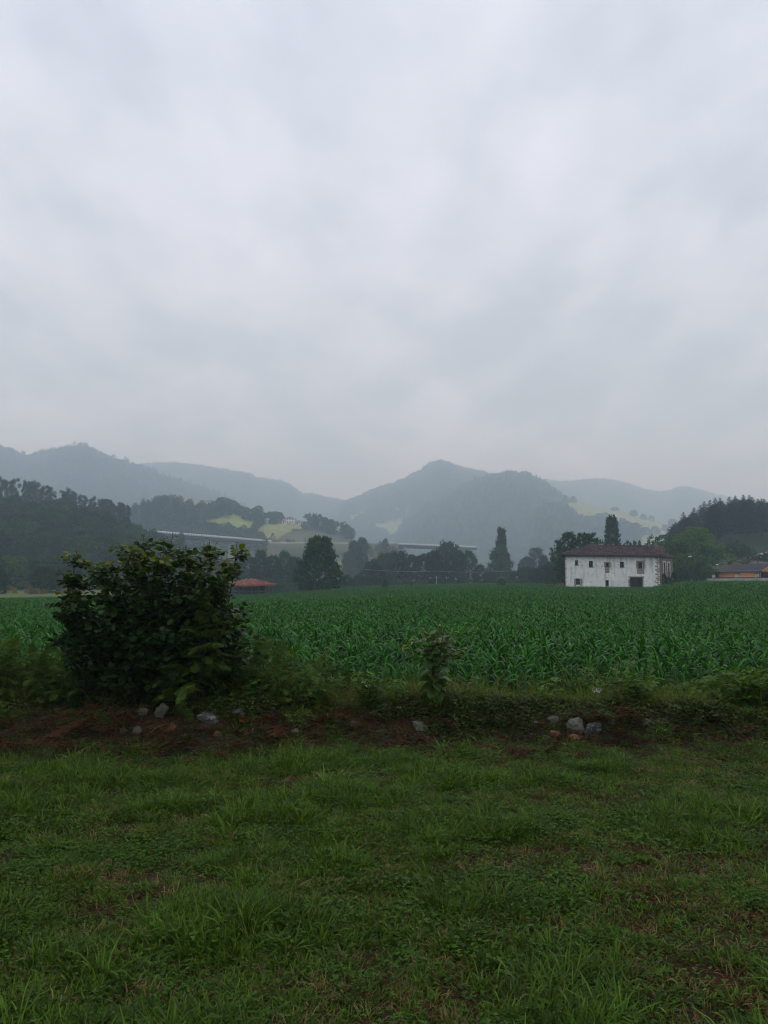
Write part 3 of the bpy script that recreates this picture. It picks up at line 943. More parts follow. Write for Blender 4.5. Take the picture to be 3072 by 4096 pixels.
for i in range(36):
    px = 1212 + 205 * rng.random() ** .9
    top = np.interp(px, [1212, 1225, 1270, 1310, 1360, 1400, 1418], [2050, 2038, 2050, 2068, 2076, 2096, 2125]) + rng.uniform(0, 22)
    pyb = np.interp(px, [1212, 1300, 1418], [2098, 2125, 2160]) + rng.uniform(-8, 8)
    b = hillB.at(px, pyb)
    put_tree(random.choice(['pine0', 'pine1', 'euc0', 'alder']), b - Vector((0, 0, .3)), max(pt(px, top, b.y).z - b.z, 5), rng.uniform(4.5, 6.5), 'plantation_tree',
             'tall dark plantation tree right of the white hillside houses', 'tree', 'plantation by the white houses')
for px, pyb, top, w in [(1000, 2140, 2112, 40), (965, 2136, 2108, 44), (930, 2135, 2104, 46), (895, 2130, 2104, 44), (860, 2130, 2092, 50), (830, 2128, 2086, 50), (1045, 2150, 2125, 30)]:
    b = hillB.at(px, pyb)
    put_tree(random.choice(['oak', 'oak2']), b - Vector((0, 0, .2)), max(pt(px, top, b.y).z - b.z, 4), w / 4 / FPX * b.y, 'hedgerow_tree',
             'hedgerow tree below the bright hillside meadow above the viaduct', 'tree', 'hedgerow above the viaduct')
for px, pyb, top, w in [(2260, 2012, 1980, 24), (2292, 2012, 1985, 28), (2460, 2044, 2028, 34), (2535, 2066, 2040, 32), (2573, 2082, 2056, 30), (2605, 2085, 2062, 28), (2690, 2115, 2075, 40), (2720, 2120, 2084, 34), (2660, 2125, 2098, 30), (2420, 2075, 2050, 40), (2395, 2080, 2052, 34)]:
    b = hillH.at(px, pyb)
    put_tree(random.choice(['oak', 'oak2']), b - Vector((0, 0, .2)), max(pt(px, top, b.y).z - b.z, 3), w / 4 / FPX * b.y, 'meadow_tree',
             'lone hazy tree dotting the meadow slope behind the farmhouse', 'tree', 'lone trees on the meadow slope')
for px, top, w in [(2500, 2085, 70), (2540, 2090, 70), (2480, 2110, 60), (2520, 2120, 70), (2560, 2112, 50), (2585, 2108, 44), (2620, 2104, 44)]:
    b = hillH.at(px, top + 70 if px < 2560 else top + 34)
    put_tree(random.choice(['oak2', 'alder']), b - Vector((0, 0, .2)), max(pt(px, top, b.y).z - b.z, 3), w / 4 / FPX * b.y, 'copse_tree',
             'hazy tree of the copse behind the farmhouse poplar', 'tree', 'copse on the meadow slope')

# ------------------------------------------------------------------ viaduct, embankment, far houses
M['concrete'] = plain('pale_concrete', (0.42, 0.41, 0.39), (0.30, 0.30, 0.29), 1.5)
M['girder'] = plain('dark_girder', (0.045, 0.06, 0.085), (0.03, 0.04, 0.055), 1.0)
M['white_paint'] = plain('white_paint', (0.80, 0.79, 0.78), (0.70, 0.70, 0.69), 2)
M['glass'] = plain('dark_pane', (0.018, 0.020, 0.024), (0.010, 0.011, 0.013), 3, rough=0.15, spec=0.5)
M['old_wood'] = plain('weathered_wood', (0.10, 0.085, 0.075), (0.05, 0.042, 0.036), 8, stretch=(1, 1, 6))
M['dark_wood'] = plain('dark_wood', (0.030, 0.022, 0.018), (0.015, 0.011, 0.010), 8)
M['tile_old'] = plain('old_roof_tile', (0.100, 0.050, 0.038), (0.040, 0.026, 0.024), 2.2, island=0.65, cc=(0.065, 0.06, 0.05))
M['tile_red'] = plain('red_roof_tile', (0.34, 0.125, 0.085), (0.20, 0.075, 0.055), 2.5, island=0.45, cc=(0.13, 0.075, 0.06))
M['tile_far'] = plain('far_roof_tile', (0.28, 0.12, 0.08), (0.17, 0.08, 0.06), 1.5, island=0.3)
M['yellow_wall'] = plain('yellow_render', (0.75, 0.55, 0.22), (0.66, 0.48, 0.19), 0.8)
M['pink_wall'] = plain('pale_render', (0.62, 0.55, 0.50), (0.5, 0.45, 0.42), 0.8)


def frame(o, u):
    o = Vector(o); u = Vector((u[0], u[1], 0)).normalized(); n = Vector((u.y, -u.x, 0))

    def f(s, d, z):
        return tuple(o + u * s + n * d + Vector((0, 0, z)))
    f.o, f.u, f.n = o, u, n
    return f


def viaduct(p0, p1, piers, label):
    d = (p1 - p0); L = math.hypot(d.x, d.y); zt = (p0.z + p1.z) / 2
    fr = frame((p0.x, p0.y, 0), (d.x, d.y))
    root = thing('viaduct', label, 'bridge', (p0.x, p0.y, 0))
    fr = frame((0, 0, 0), (d.x, d.y))
    MB().fbox(fr, 0, L, -11, .9, zt - 1.3, zt - 1.0).obj('deck', M['concrete'], root)
    MB().fbox(fr, 0, L, -9.5, .3, zt - 3.0, zt - 1.302).obj('girder', M['girder'], root)
    rail = MB().fbox(fr, 0, L, .55, .62, zt - .16, zt - .06)
    rail.fbox(fr, 0, L, .55, .62, zt - .62, zt - .55)
    rail.obj('guard_rail', M['concrete'], root)
    pm = None
    n = int(L / 2.2)
    for i in range(n):
        s = i * 2.2
        if pm is None:
            pm = MB().fbox(fr, .05, 1.62, .63, .80, zt - 1.0, zt - .12).mesh('barrier_panel', M['white_paint'])
        link('barrier_panel', pm, root, tuple(fr.u * s))
    for s in piers:
        mb = MB().fbox(fr, s * L - .6, s * L + .6, -6.2, -3.2, -4, zt - 3.0)
        mb.fbox(fr, s * L - .9, s * L + .9, -9.0, -.5, zt - 3.9, zt - 3.002)
        mb.obj('pier', M['concrete'], root)
    return fr


v0 = pt(520, 2124, 385); v1 = pt(1090, 2157, 500); v2 = pt(1557, 2169, 513); v3 = pt(1905, 2184, 570)
v0.z = v1.z = 27.4; v2.z = v3.z = 26.6
viaduct(v0, v1, (.3, .50, .70, .88), 'long viaduct with a white dashed barrier running behind the hazel bush')
viaduct(v2, v3, (.18, .58, .9), 'short viaduct with a pale barrier above the riverside trees')

# embankment that carries the road between the two bridges
mb_v = []; cols = []
EMB = 60
zonesE = [([(1350, 2225), (1405, 2225), (1405, 2290), (1350, 2290)], (0.26, 0.24, 0.08)), ([(1520, 2175), (1600, 2180), (1560, 2215), (1500, 2205)], BROWN)]
for i in range(EMB + 1):
    t = i / EMB
    s = -0.10 + 1.18 * t
    c_ = v1.lerp(v2, s)
    zt = 25.8 + (26.0 - 25.8) * t
    pr = [(0, 12, zt - 5), (0, 6, zt), (0, -5.5, zt), (0, -9, zt - 1.2), (0, -20, zt - 8), (0, -34, zt - 17), (0, -48, 2), (0, -62, -4)]
    for j, (_, dy, z) in enumerate(pr):
        w = (fbm(np.array([i * .35]), np.array([j * .7]), 3, 8)[0] - .5)
        mb_v.append((c_.x, c_.y + dy + w * 4 * (j > 3), z + w * 3 * (j > 3)))
V = np.array(mb_v)
k, l = EMB + 1, 8
ix = np.arange(k * l).reshape(k, l)
F = np.stack([ix[:-1, :-1], ix[:-1, 1:], ix[1:, 1:], ix[1:, :-1]], -1).reshape(-1, 4)
cols = np.tile(np.array((0.040, 0.060, 0.020)), (len(V), 1))
cols[np.arange(len(V)) % 8 <= 2] = (0.30, 0.26, 0.20)
cols[np.arange(len(V)) % 8 == 3] = (0.10, 0.095, 0.045)
qx, qy = px_of(V)
for poly, cc in zonesE:
    cols[in_poly(qx, qy, poly)] = cc
nzv = fbm(V[:, 0] / 14, V[:, 2] / 9, 3, 31)
cols = np.where(((np.arange(len(V)) % 8 > 3) & (nzv > .53))[:, None], np.array((0.095, 0.09, 0.042)), cols)
tag(link('road_embankment', make_mesh('road_embankment', V, F, M['hill'], True, col=cols)), 'grassy road embankment between the two bridges', kind='structure')
P = np.stack([rng.uniform(v1.x - 20, v2.x + 10, 300), rng.uniform(-60, -10, 300), np.zeros(300)], -1)
P[:, 2] = np.interp(P[:, 1], [-62, -48, -34, -20, -9], [-4, 2, 8.8, 17.8, 24.6])
P[:, 1] += v1.y + (v2.y - v1.y) * (P[:, 0] - v1.x) / (v2.x - v1.x)
P = P[fbm(P[:, 0] / 16, P[:, 2] / 10, 3, 33) > .46]
wood('embankment_scrub', P, .22, .62, 'scrub dotted over the road embankment')


def house(name, label, base, w, d, h, rh, wall, rz=0, floors=2, nwin=3, hip=True, roof='tile_far', ov=.5, group=None, side_win=1):
    """small far house: walls, hipped or gabled roof, every window and a door"""
    root = thing(name, label, 'house', base, rz, group)
    mb = MB().box(-w / 2, w / 2, -d / 2, d / 2, -2.5, h)
    if not hip:
        for s in (-1, 1):
            mb.tri((s * w / 2, -d / 2, h), (s * w / 2, d / 2, h), (s * w / 2, 0, h + rh))
    mb.obj('wall', M[wall], root)
    e = [(-w / 2 - ov, -d / 2 - ov, h), (w / 2 + ov, -d / 2 - ov, h), (w / 2 + ov, d / 2 + ov, h), (-w / 2 - ov, d / 2 + ov, h)]
    k = min(w, d) / 2 if hip else -ov
    r1, r2 = (-w / 2 + k, 0, h + rh), (w / 2 - k, 0, h + rh)
    rb = MB()
    rb.quad(e[0], e[1], r2, r1).quad(e[2], e[3], r1, r2).quad(e[3], e[2], e[1], e[0])
    if hip:
        rb.tri(e[1], e[2], r2).tri(e[3], e[0], r1)
    rb.box(-w / 2 - ov, w / 2 + ov, -d / 2 - ov, d / 2 + ov, h - .16, h - .003)
    rb.obj('roof', M[roof], root)
    fh = h / floors
    for f in range(floors):
        for i in range(nwin):
            x = -w / 2 + w * (i + .5) / nwin
            z0 = f * fh + fh * .35
            if f == 0 and i == nwin // 2:
                MB().box(x - .5, x + .5, -d / 2 - .05, -d / 2 + .1, 0, fh * .8).obj('door', M['dark_wood'], root)
            else:
                wo_ = MB().box(x - .55, x + .55, -d / 2 - .06, -d / 2 + .1, z0 - .1, z0 + fh * .45).obj('window', M['old_wood'], root)
                MB().box(x - .42, x + .42, -d / 2 - .08, -d / 2 - .062, z0, z0 + fh * .38).obj('pane', M['glass'], wo_)
        for i in range(side_win):
            y_ = -d / 2 + d * (i + .5) / side_win
            for s in (-1, 1):
                wo_ = MB().box(s * w / 2 - .06, s * w / 2 + .06, y_ - .5, y_ + .5, f * fh + fh * .3, f * fh + fh * .78).obj('window', M['old_wood'], root)
                MB().box(s * (w / 2 + .061), s * (w / 2 + .075), y_ - .4, y_ + .4, f * fh + fh * .36, f * fh + fh * .74).obj('pane', M['glass'], wo_)
    return root


b = hillB.at(842, 2022)
house('hillside_house', 'yellow two-storey house with tiled roof on the hazy spur', b, 6.6, 6, 3.4, 1.1, 'yellow_wall', R(22), 1, 3)
b = hillB.at(1160, 2096)
house('hillside_house', 'large white two-storey house with red hipped roof on the spur', b + Vector((0, 0, .3)), 9.0, 7, 4.0, 1.5, 'white_paint', R(-10), 2, 4)
b = hillB.at(1193, 2099)
house('hillside_house', 'lower white wing with many windows beside the large white house', b, 6.2, 5, 2.6, 1.0, 'white_paint', R(-22), 1, 4)
b = hillB.at(1134, 2094)
house('hillside_shed', 'small white shed left of the large white hillside house', b, 3.0, 3, 1.9, .6, 'white_paint', R(5), 1, 1, False)
b = hillB.at(1232, 2104)
house('hillside_hut', 'small pinkish hut right of the white hillside houses', b, 1.9, 2.2, 2.6, .6, 'pink_wall', 0, 1, 1, False)
b = hillB.at(1070, 2090)
house('hillside_barn', 'grey barn among the grove left of the white houses', b, 5, 4, 2.6, 1.0, 'pink_wall', R(12), 1, 2, True, 'concrete')
b = hillE.at(1600, 2040)
house('hillside_house', 'lone pale house in a clearing on the peaked hill', b, 11, 8, 4.0, 2.6, 'white_paint', R(8), 1, 2, False, 'tile_far')

# ------------------------------------------------------------------ riverside trees and field trees
RB = 'dark riverside tree in the row beyond the crop, %s'
for px, top, D, w, kd in [(950, 2245, 196, 90, 'alder'), (1000, 2228, 200, 90, 'alder'), (1045, 2203, 205, 100, 'oak2'), (1092, 2222, 200, 90, 'alder'), (1140, 2206, 210, 90, 'ash'), (1178, 2228, 200, 80, 'alder'), (1205, 2262, 195, 70, 'oak2'), (1385, 2300, 190, 60, 'alder')]:
    tree_px(kd, px, top, D, w, 'riverside_tree', 'dark riverside tree in the row behind the raised granary', group='riverside trees behind the granary')
for px, top, D, w, kd in [(1435, 2300, 190, 70, 'oak2'), (1465, 2275, 200, 70, 'alder'), (1495, 2240, 212, 90, 'oak2'), (1540, 2215, 215, 110, 'oak'), (1590, 2207, 220, 120, 'oak'), (1648, 2220, 215, 90, 'ash'), (1700, 2216, 220, 100, 'alder'), (1738, 2203, 222, 90, 'oak2'), (1832, 2203, 225, 90, 'oak'), (1876, 2203, 225, 84, 'ash'), (1920, 2258, 215, 70, 'alder'), (1955, 2285, 205, 70, 'oak2')]:
    tree_px(kd, px, top, D, w, 'riverside_tree', 'dark riverside tree between the lone field tree and the poplar', group='riverside trees mid field')
tree_px('oak', 1790, 2170, 228, 120, 'riverside_tree', 'tallest rounded crown of the riverside row, under the short viaduct')
for px, top, D, w, kd in [(2065, 2285, 205, 80, 'oak2'), (2100, 2268, 200, 90, 'alder'), (2145, 2275, 195, 90, 'oak2'), (2185, 2262, 175, 80, 'alder'), (2215, 2240, 160, 70, 'oak'), (2175, 2225, 260, 70, 'oak2'), (2145, 2192, 330, 80, 'ash'), (2110, 2230, 300, 80, 'oak')]:
    tree_px(kd, px, top, D, w, 'riverside_tree', 'dark riverside tree between the poplar and the farmhouse', group='riverside trees by the farmhouse')
tree_px('poplar', 2005, 2109, 243, 46, 'poplar_tree', 'slim columnar poplar rising from a rounded tree beyond the crop', 'poplar')
tree_px('ash', 2000, 2180, 236, 108, 'riverside_tree', 'rounded tree at the foot of the slim columnar poplar')
tree_px('poplar_pale', 1418, 2165, 330, 62, 'poplar_tree', 'left of two hazy poplars right of the lone field tree', 'poplar')
tree_px('poplar_pale', 1450, 2150, 335, 48, 'poplar_tree', 'right, slimmer of two hazy poplars right of the lone field tree', 'poplar')
tree_px('oak', 1395, 2215, 320, 70, 'valley_tree', 'pale rounded tree in the mist below the hazy poplars')
tree_px('oak2', 1542, 2155, 470, 32, 'roadside_tree', 'small round tree beside the road at the short viaduct end', zbase=15)
tree_px('alder', 725, 2132, 345, 46, 'viaduct_tree', 'dark tree standing in front of the long viaduct', zbase=-3)
tree_px('oak', 825, 2178, 300, 60, 'valley_tree', 'dark tree below the long viaduct behind the hazel bush', zbase=-3)
tree_px('walnut', 1280, 2148, 130, 190, 'field_tree', 'large dense fresh-green tree standing alone at the crop edge')
P = []
for i in range(190):
    px = rng.uniform(900, 2250); D = rng.uniform(186, 212)
    q = pt(px, 2320, D); P.append((q.x, D, -3.2))
P = np.array(P)
scatter('riverside_undergrowth', P, zrot(len(P), .05), uni(len(P), .28, .52), rng.integers(0, 4, len(P)), NEARWOOD, 'dark undergrowth under the riverside trees')

for px, top, D, w, kd in [(-40, 2215, 160, 190, 'oak'), (40, 2225, 162, 170, 'light'), (130, 2240, 165, 170, 'oak2'), (215, 2225, 168, 170, 'oak'), (300, 2245, 165, 150, 'oak2'), (375, 2240, 168, 140, 'light'), (450, 2235, 170, 150, 'oak2'), (530, 2215, 172, 140, 'oak'), (610, 2225, 176, 140, 'oak2'), (690, 2215, 180, 140, 'oak'), (770, 2215, 185, 130, 'oak2'), (850, 2225, 190, 120, 'alder'), (910, 2240, 192, 100, 'oak2')]:
    tree_px(kd, px, top, D, w, 'woodland_edge_tree', 'dark woodland edge tree at the foot of the near left hill', group='woodland edge trees')
tree_px('topiary', 183, 2266, 132, 96, 'rounded_tree', 'neat dome-shaped tree standing on the pale strip beyond the crop')
tree_px('topiary', -6, 2272, 122, 80, 'rounded_tree', 'taller dome-shaped tree cut by the edge of the pale strip')
P = []
for i in range(34):
    px = rng.uniform(-80, 330); D = rng.uniform(118, 130)
    q = pt(px, 2320, D); P.append((q.x, D, zg1(q.x, D)))
P = np.array(P)
DRYSH = tree_kind(41, 'dry', 1.2, .8, .0, 30, 26, .12, 'dome', tr=.02)
scatter('dry_scrub', P, zrot(len(P), .05), uni(len(P), .3, .9), np.zeros(len(P), int), [DRYSH.crown], 'dry brown scrub along the pale strip beyond the crop')

tree_px('shrub_cone', 1541, 2322, 128, 25, 'field_shrub', 'small dark dome-shaped shrub poking out of the crop', 'shrub')
tree_px('shrub', 2006, 2316, 132, 40, 'field_shrub', 'brownish rounded shrub in the crop below the slim poplar', 'shrub')
b = pt(1648, 2350, 126)
sn = thing('dead_snag', 'thin crooked dead snag standing in the crop', 'snag', (b.x, b.y, zg1(b.x, b.y)))
MB().tube([(0, 0, -.2), (.05, 0, .5), (-.1, 0, .9), (.1, 0, 1.45)], [.13, .11, .10, .05], 6).obj('trunk', M['bark'], sn)
MB().tube([(-.05, 0, .75), (-.3, 0, .95), (-.35, 0, 1.3)], [.06, .05, .02], 5).obj('branch', M['bark'], sn)
b = pt(1746, 2330, 185)
up = thing('utility_pole', 'thin pale utility pole in front of the riverside trees', 'pole', (b.x, b.y, -2.6))
MB().tube([(0, 0, -.3), (0, 0, 5.2)], [.11, .08], 7).obj('post', M['concrete'], up)
MB().box(-.6, .6, -.05, .05, 4.8, 4.92).obj('crossarm', M['concrete'], up)
w0 = pt(1450, 2276, 188); w1 = pt(1746, 2284, 185); w2 = pt(2060, 2282, 182)
wb = MB()
for A_, B_ in ((w0, w1), (w1, w2)):
    wb.tube([A_.lerp(B_, t) - Vector((0, 0, .35 * 4 * t * (1 - t))) for t in np.linspace(0, 1, 13)], .025, 4)
tag(wb.obj('overhead_wire', M['concrete']), 'thin overhead wire strung before the riverside trees', 'wire')

# ------------------------------------------------------------------ the old farmhouse
def wall_panel(mb, fr, L, z0, z1, holes, depth=.28):
    """a wall face with real openings and their reveals"""
    S = sorted({0, L, *[h[0] for h in holes], *[h[1] for h in holes]})
    Z = sorted({z0, z1, *[h[2] for h in holes], *[h[3] for h in holes]})
    for i in range(len(S) - 1):
        for j in range(len(Z) - 1):
            sc_, zc_ = (S[i] + S[i + 1]) / 2, (Z[j] + Z[j + 1]) / 2
            if any(h[0] < sc_ < h[1] and h[2] < zc_ < h[3] for h in holes):
                continue
            mb.quad(fr(S[i], 0, Z[j]), fr(S[i + 1], 0, Z[j]), fr(S[i + 1], 0, Z[j + 1]), fr(S[i], 0, Z[j + 1]))
    for s0, s1, a0, a1 in holes:
        q = [(s0, a0), (s1, a0), (s1, a1), (s0, a1)]
        for i in range(4):
            (p, r0), (p2, r2) = q[i], q[(i + 1) % 4]
            mb.quad(fr(p, 0, r0), fr(p2, 0, r2), fr(p2, -depth, r2), fr(p, -depth, r0))


def tile_face(mb, p0, p1, q0, q1, step=.24, tl=.40, rr=.085, lift=.03, wob=.02):
    """rows of half-round tiles on a roof face: eave p0-p1, top q0-q1"""
    p0, p1, q0, q1 = map(Vector, (p0, p1, q0, q1))
    u = (p1 - p0); L = u.length; u.normalize()
    mid = (q0 + q1) / 2 - p0
    w = (mid - u * mid.dot(u)).normalized()
    n = u.cross(w)
    a0, h0 = (q0 - p0).dot(u), (q0 - p0).dot(w)
    a1, h1 = (q1 - p0).dot(u), (q1 - p0).dot(w)
    s = step / 2
    prof = [(-rr, 0), (-rr * .55, rr * .75), (rr * .55, rr * .75), (rr, 0)]
    while s < L:
        if s < a0: wm = h0 * s / max(a0, 1e-6)
        elif s > a1: wm = h1 * (L - s) / max(L - a1, 1e-6)
        else: wm = h0 + (h1 - h0) * (s - a0) / max(a1 - a0, 1e-6)
        k = max(1, int(round(wm / tl)))
        for i in range(k):
            z0, z1 = wm * i / k - .04, wm * (i + 1) / k + .04
            j = rng.normal() * wob
            lo = [p0 + u * (s + j + x) + w * z0 + n * (lift + .035 + y_) for x, y_ in prof]
            hi = [p0 + u * (s + j * .6 + x * .85) + w * z1 + n * (lift + y_ * .85) for x, y_ in prof]
            mb.add([tuple(v) for v in lo + hi], [[0, 1, 5, 4], [1, 2, 6, 5], [2, 3, 7, 6], [3, 2, 1, 0]])
        s += step


def wall_white():
    """flaking limewash over masonry: grey-white with darker weather stains and bare patches"""
    m, nt, out = mat_new('limewash')
    t = nd(nt, 'ShaderNodeTexCoord')
    n1 = nd(nt, 'ShaderNodeTexNoise', {'Vector': t.outputs['Object'], 'Scale': .55, 'Detail': 8.0, 'Roughness': .65})
    n2 = nd(nt, 'ShaderNodeTexNoise', {'Vector': t.outputs['Object'], 'Scale': 2.6, 'Detail': 6.0, 'Roughness': .7})
    mp_ = nd(nt, 'ShaderNodeMapping', {'Vector': t.outputs['Object'], 'Scale': (1.6, 1.6, .25)})
    n3 = nd(nt, 'ShaderNodeTexNoise', {'Vector': mp_.outputs[0], 'Scale': 1.4, 'Detail': 5.0, 'Roughness': .6})
    c = mixc(nt, nd(nt, 'ShaderNodeMapRange', {0: n1.outputs['Fac'], 1: .35, 2: .65}).outputs[0], (.74, .73, .68), (.87, .86, .80))
    c = mixc(nt, nd(nt, 'ShaderNodeMapRange', {0: n2.outputs['Fac'], 1: .52, 2: .68, 4: .6}).outputs[0], c, (.38, .37, .33))
    c = mixc(nt, nd(nt, 'ShaderNodeMapRange', {0: n3.outputs['Fac'], 1: .52, 2: .70, 4: .7}).outputs[0], c, (.32, .35, .33))
    p = nd(nt, 'ShaderNodeBsdfPrincipled', {'Base Color': c, 'Roughness': .9, 'Specular IOR Level': .2})
    b_ = nd(nt, 'ShaderNodeBump', {'Strength': .6, 'Distance': .08, 'Height': n2.outputs['Fac']})
    nt.links.new(b_.outputs[0], p.inputs['Normal'])
    nt.links.new(p.outputs[0], out.inputs[0])
    return m


M['limewash'] = wall_white()
M['sandstone'] = plain('sandstone', (.36, .29, .20), (.22, .18, .13), 3, bump=.5)
M['rubble'] = plain('rubble_stone', (.30, .22, .145), (.15, .11, .08), 4, bump=.5, cc=(.36, .33, .28))
M['mortar'] = plain('mortar', (.15, .12, .09), (.09, .07, .055), 5)
M['brick'] = plain('chimney_brick', (.20, .085, .055), (.12, .05, .036), 5)

A2 = pt(2262, 2345, 108); B2 = pt(2640, 2345, 112); C2 = pt(2692, 2345, 120)
for v in (A2, B2, C2): v.z = 0
fh_o = A2.copy()
farm = thing('farmhouse', 'old two-storey farmhouse with flaking white walls and brown tiled hip roof', 'house', tuple(fh_o))
A_, B_, C_ = A2 - fh_o, B2 - fh_o, C2 - fh_o
u_ = (B_ - A_).normalized(); back = Vector((-u_.y, u_.x, 0))
D_ = A_ + Vector((.262, 1, 0)).normalized() * 9.5
LF = (B_ - A_).length
ZE = pt(2450, 2224, 110).z
fF = frame(A_, u_); fS = frame(B_, C_ - B_); fB = frame(C_, D_ - C_); fL = frame(D_, A_ - D_)
LS = (C_ - B_).length
S_ = lambda xz: (xz - 165) * LF / 1130
Z_ = lambda yz: ZE - (yz - 378) * .01186
wins = [(282, 320, 432, 490), (443, 494, 438, 512), (640, 685, 462, 512), (813, 865, 448, 515), (1035, 1090, 455, 528), (288, 338, 650, 718), (633, 678, 668, 738)]
gate = (930, 1095, 637, 775)
holes = [(S_(a0), S_(a1), Z_(b1), Z_(b0)) for a0, a1, b0, b1 in wins + [gate]]
mb = MB()
wall_panel(mb, fF, LF, -.6, ZE, holes, .32)
mb.quad(fB(0, 0, -.6), fB((D_ - C_).length, 0, -.6), fB((D_ - C_).length, 0, ZE), fB(0, 0, ZE))
mb.quad(fL(0, 0, -.6), fL(9.5, 0, -.6), fL(9.5, 0, ZE), fL(0, 0, ZE))
front = mb.obj('front_wall', M['limewash'], farm)
for i, h in enumerate(holes[:7]):
    s0, s1, a0, a1 = h
    wd = MB().fbox(fF, s0, s0 + .07, -.22, -.14, a0, a1).fbox(fF, s1 - .07, s1, -.22, -.14, a0, a1).fbox(fF, s0 + .07, s1 - .07, -.22, -.14, a1 - .07, a1).fbox(fF, s0 + .07, s1 - .07, -.22, -.14, a0, a0 + .07)
    wo_ = wd.obj('window', M['old_wood'], farm)
    MB().fbox(fF, s0, s1, -.30, -.235, a0, a1).obj('pane', M['glass'], wo_)
    MB().fbox(fF, (s0 + s1) / 2 - .025, (s0 + s1) / 2 + .025, -.215, -.17, a0 + .07, a1 - .07).obj('mullion', M['old_wood'], wo_)
    MB().fbox(fF, s0 + .07, s1 - .07, -.212, -.175, (a0 + a1) / 2 - .02, (a0 + a1) / 2 + .02).obj('glazing_bar', M['old_wood'], wo_)
    MB().fbox(fF, s0 - .06, s1 + .06, -.1, .06, a0 - .09, a0 - .002).obj('sill', M['sandstone'], wo_)


def surround(x0, x1, y0, y1, hole, patch=None, name='stone_surround'):
    """dressed stones round a window, each block its own piece"""
    hs0, hs1, ha0, ha1 = hole
    s0, s1, a1, a0 = S_(x0), S_(x1), Z_(y0), Z_(y1)
    blocks = [(s0, s1, ha1 + .005, a1)]
    n = 3
    for k in range(n):
        z0, z1 = a0 + (ha1 - a0) * k / n, a0 + (ha1 - a0) * (k + 1) / n
        e = .05 * (k % 2)
        blocks += [(s0 - e, hs0 - .005, z0 + .01, z1 - .01), (hs1 + .005, s1 + e, z0 + .01, z1 - .01)]
    if patch:
        p0, p1, q0, q1 = patch
        pz1, pz0 = min(Z_(q0), ha0 - .1), Z_(q1)
        mid = (S_(p0) + S_(p1)) / 2
        zm = (pz0 + pz1) / 2
        blocks += [(S_(p0), mid - .01, zm + .01, pz1), (mid + .01, S_(p1), zm + .01, pz1), (S_(p0), S_(p1), pz0, zm - .01)]
    for bl in blocks:
        MB().fbox(fF, bl[0], bl[1], .004, .035 + rng.random() * .03, bl[2], bl[3]).obj('surround_stone', M['sandstone'], front)


surround(625, 700, 450, 515, holes[2], (635, 685, 520, 580))
surround(1012, 1113, 432, 530, holes[4], (1020, 1105, 535, 588))
surround(268, 360, 648, 735, holes[5])
MB().fbox(fF, S_(912), S_(1100), .003, .09, Z_(637) + .003, Z_(622)).obj('lintel', M['sandstone'], front)
s0, s1, a0, a1 = holes[7]
gt = MB().fbox(fF, s0, s1, -.32, -.27, a0, a1).obj('gate', M['dark_wood'], farm)
n = 9
pmw = (s1 - s0) / n
for i in range(n):
    MB().fbox(fF, s0 + i * pmw + .012, s0 + (i + 1) * pmw - .012, -.268, -.235 - .01 * rng.random(), a0, a1 - .03 - .12 * (rng.random() < .25)).obj('plank', M['dark_wood'], gt)
MB().fbox(fF, s0 + .05, s1 - .05, -.232, -.20, a0 + .95, a0 + 1.1).obj('rail', M['dark_wood'], gt)
# broken brickwork at the gate jamb
for i in range(9):
    z = Z_(740) + i * .115
    w = .16 + .22 * rng.random()
    MB().fbox(fF, s0 - w, s0 - .01, .004, .03, z, z + .09).obj('jamb_brick', M['brick'], front)
# put-log holes left in the render
for xz, yz, w, hh in [(375, 425, 10, 9), (370, 494, 12, 10), (508, 503, 9, 7), (598, 502, 18, 11), (732, 437, 8, 6), (930, 521, 9, 9), (1180, 521, 8, 8), (1253, 518, 8, 8), (478, 598, 9, 10), (620, 608, 8, 8), (460, 695, 12, 9), (495, 688, 8, 8), (1128, 678, 15, 9), (1235, 678, 22, 12), (1118, 428, 11, 11), (560, 427, 7, 7), (250, 425, 7, 7), (730, 728, 10, 7)]:
    c0 = Vector(fF(S_(xz), .012, Z_(yz)))
    V = [c0] + [Vector(fF(S_(xz) + math.cos(a_) * w * .0065 * rng.uniform(.8, 1.2), .012, Z_(yz) + math.sin(a_) * hh * .0065 * rng.uniform(.8, 1.2))) for a_ in np.linspace(0, TAU, 8)[:-1]]
    MB().add([tuple(v) for v in V] + [tuple(v - fF.n * .05) for v in V], [[0, i, i % 7 + 1] for i in range(1, 8)]).obj('wall_hole', M['glass'], front)

# rubble side wall with two tall openings
sw = [(LS * .27, LS * .42, Z_(700), Z_(425)), (LS * .60, LS * .75, Z_(695), Z_(430))]
mb = MB()
wall_panel(mb, fS, LS, -.6, ZE, [(a, b, c_ + .25, d - .25) for a, b, c_, d in sw], .3)
side = mb.obj('side_wall', M['mortar'], farm)
for s0, s1, a0, a1 in sw:
    fr_ = MB()
    fr_.fbox(fS, s0 - .28, s0, .003, .10, a0, a1).fbox(fS, s1, s1 + .28, .003, .10, a0, a1).fbox(fS, s0, s1, .003, .10, a1 - .25, a1).fbox(fS, s0, s1, .003, .10, a0, a0 + .25)
    wo_ = fr_.obj('tall_window', M['pink_wall'], farm)
    MB().fbox(fS, s0, s1, -.2, -.16, a0 + .25, a1 - .25).obj('pane', M['glass'], wo_)
    MB().fbox(fS, s0, s1, -.15, -.11, (a0 + a1) / 2, (a0 + a1) / 2 + .07).obj('transom', M['old_wood'], wo_)
r_ = np.random.default_rng(5)


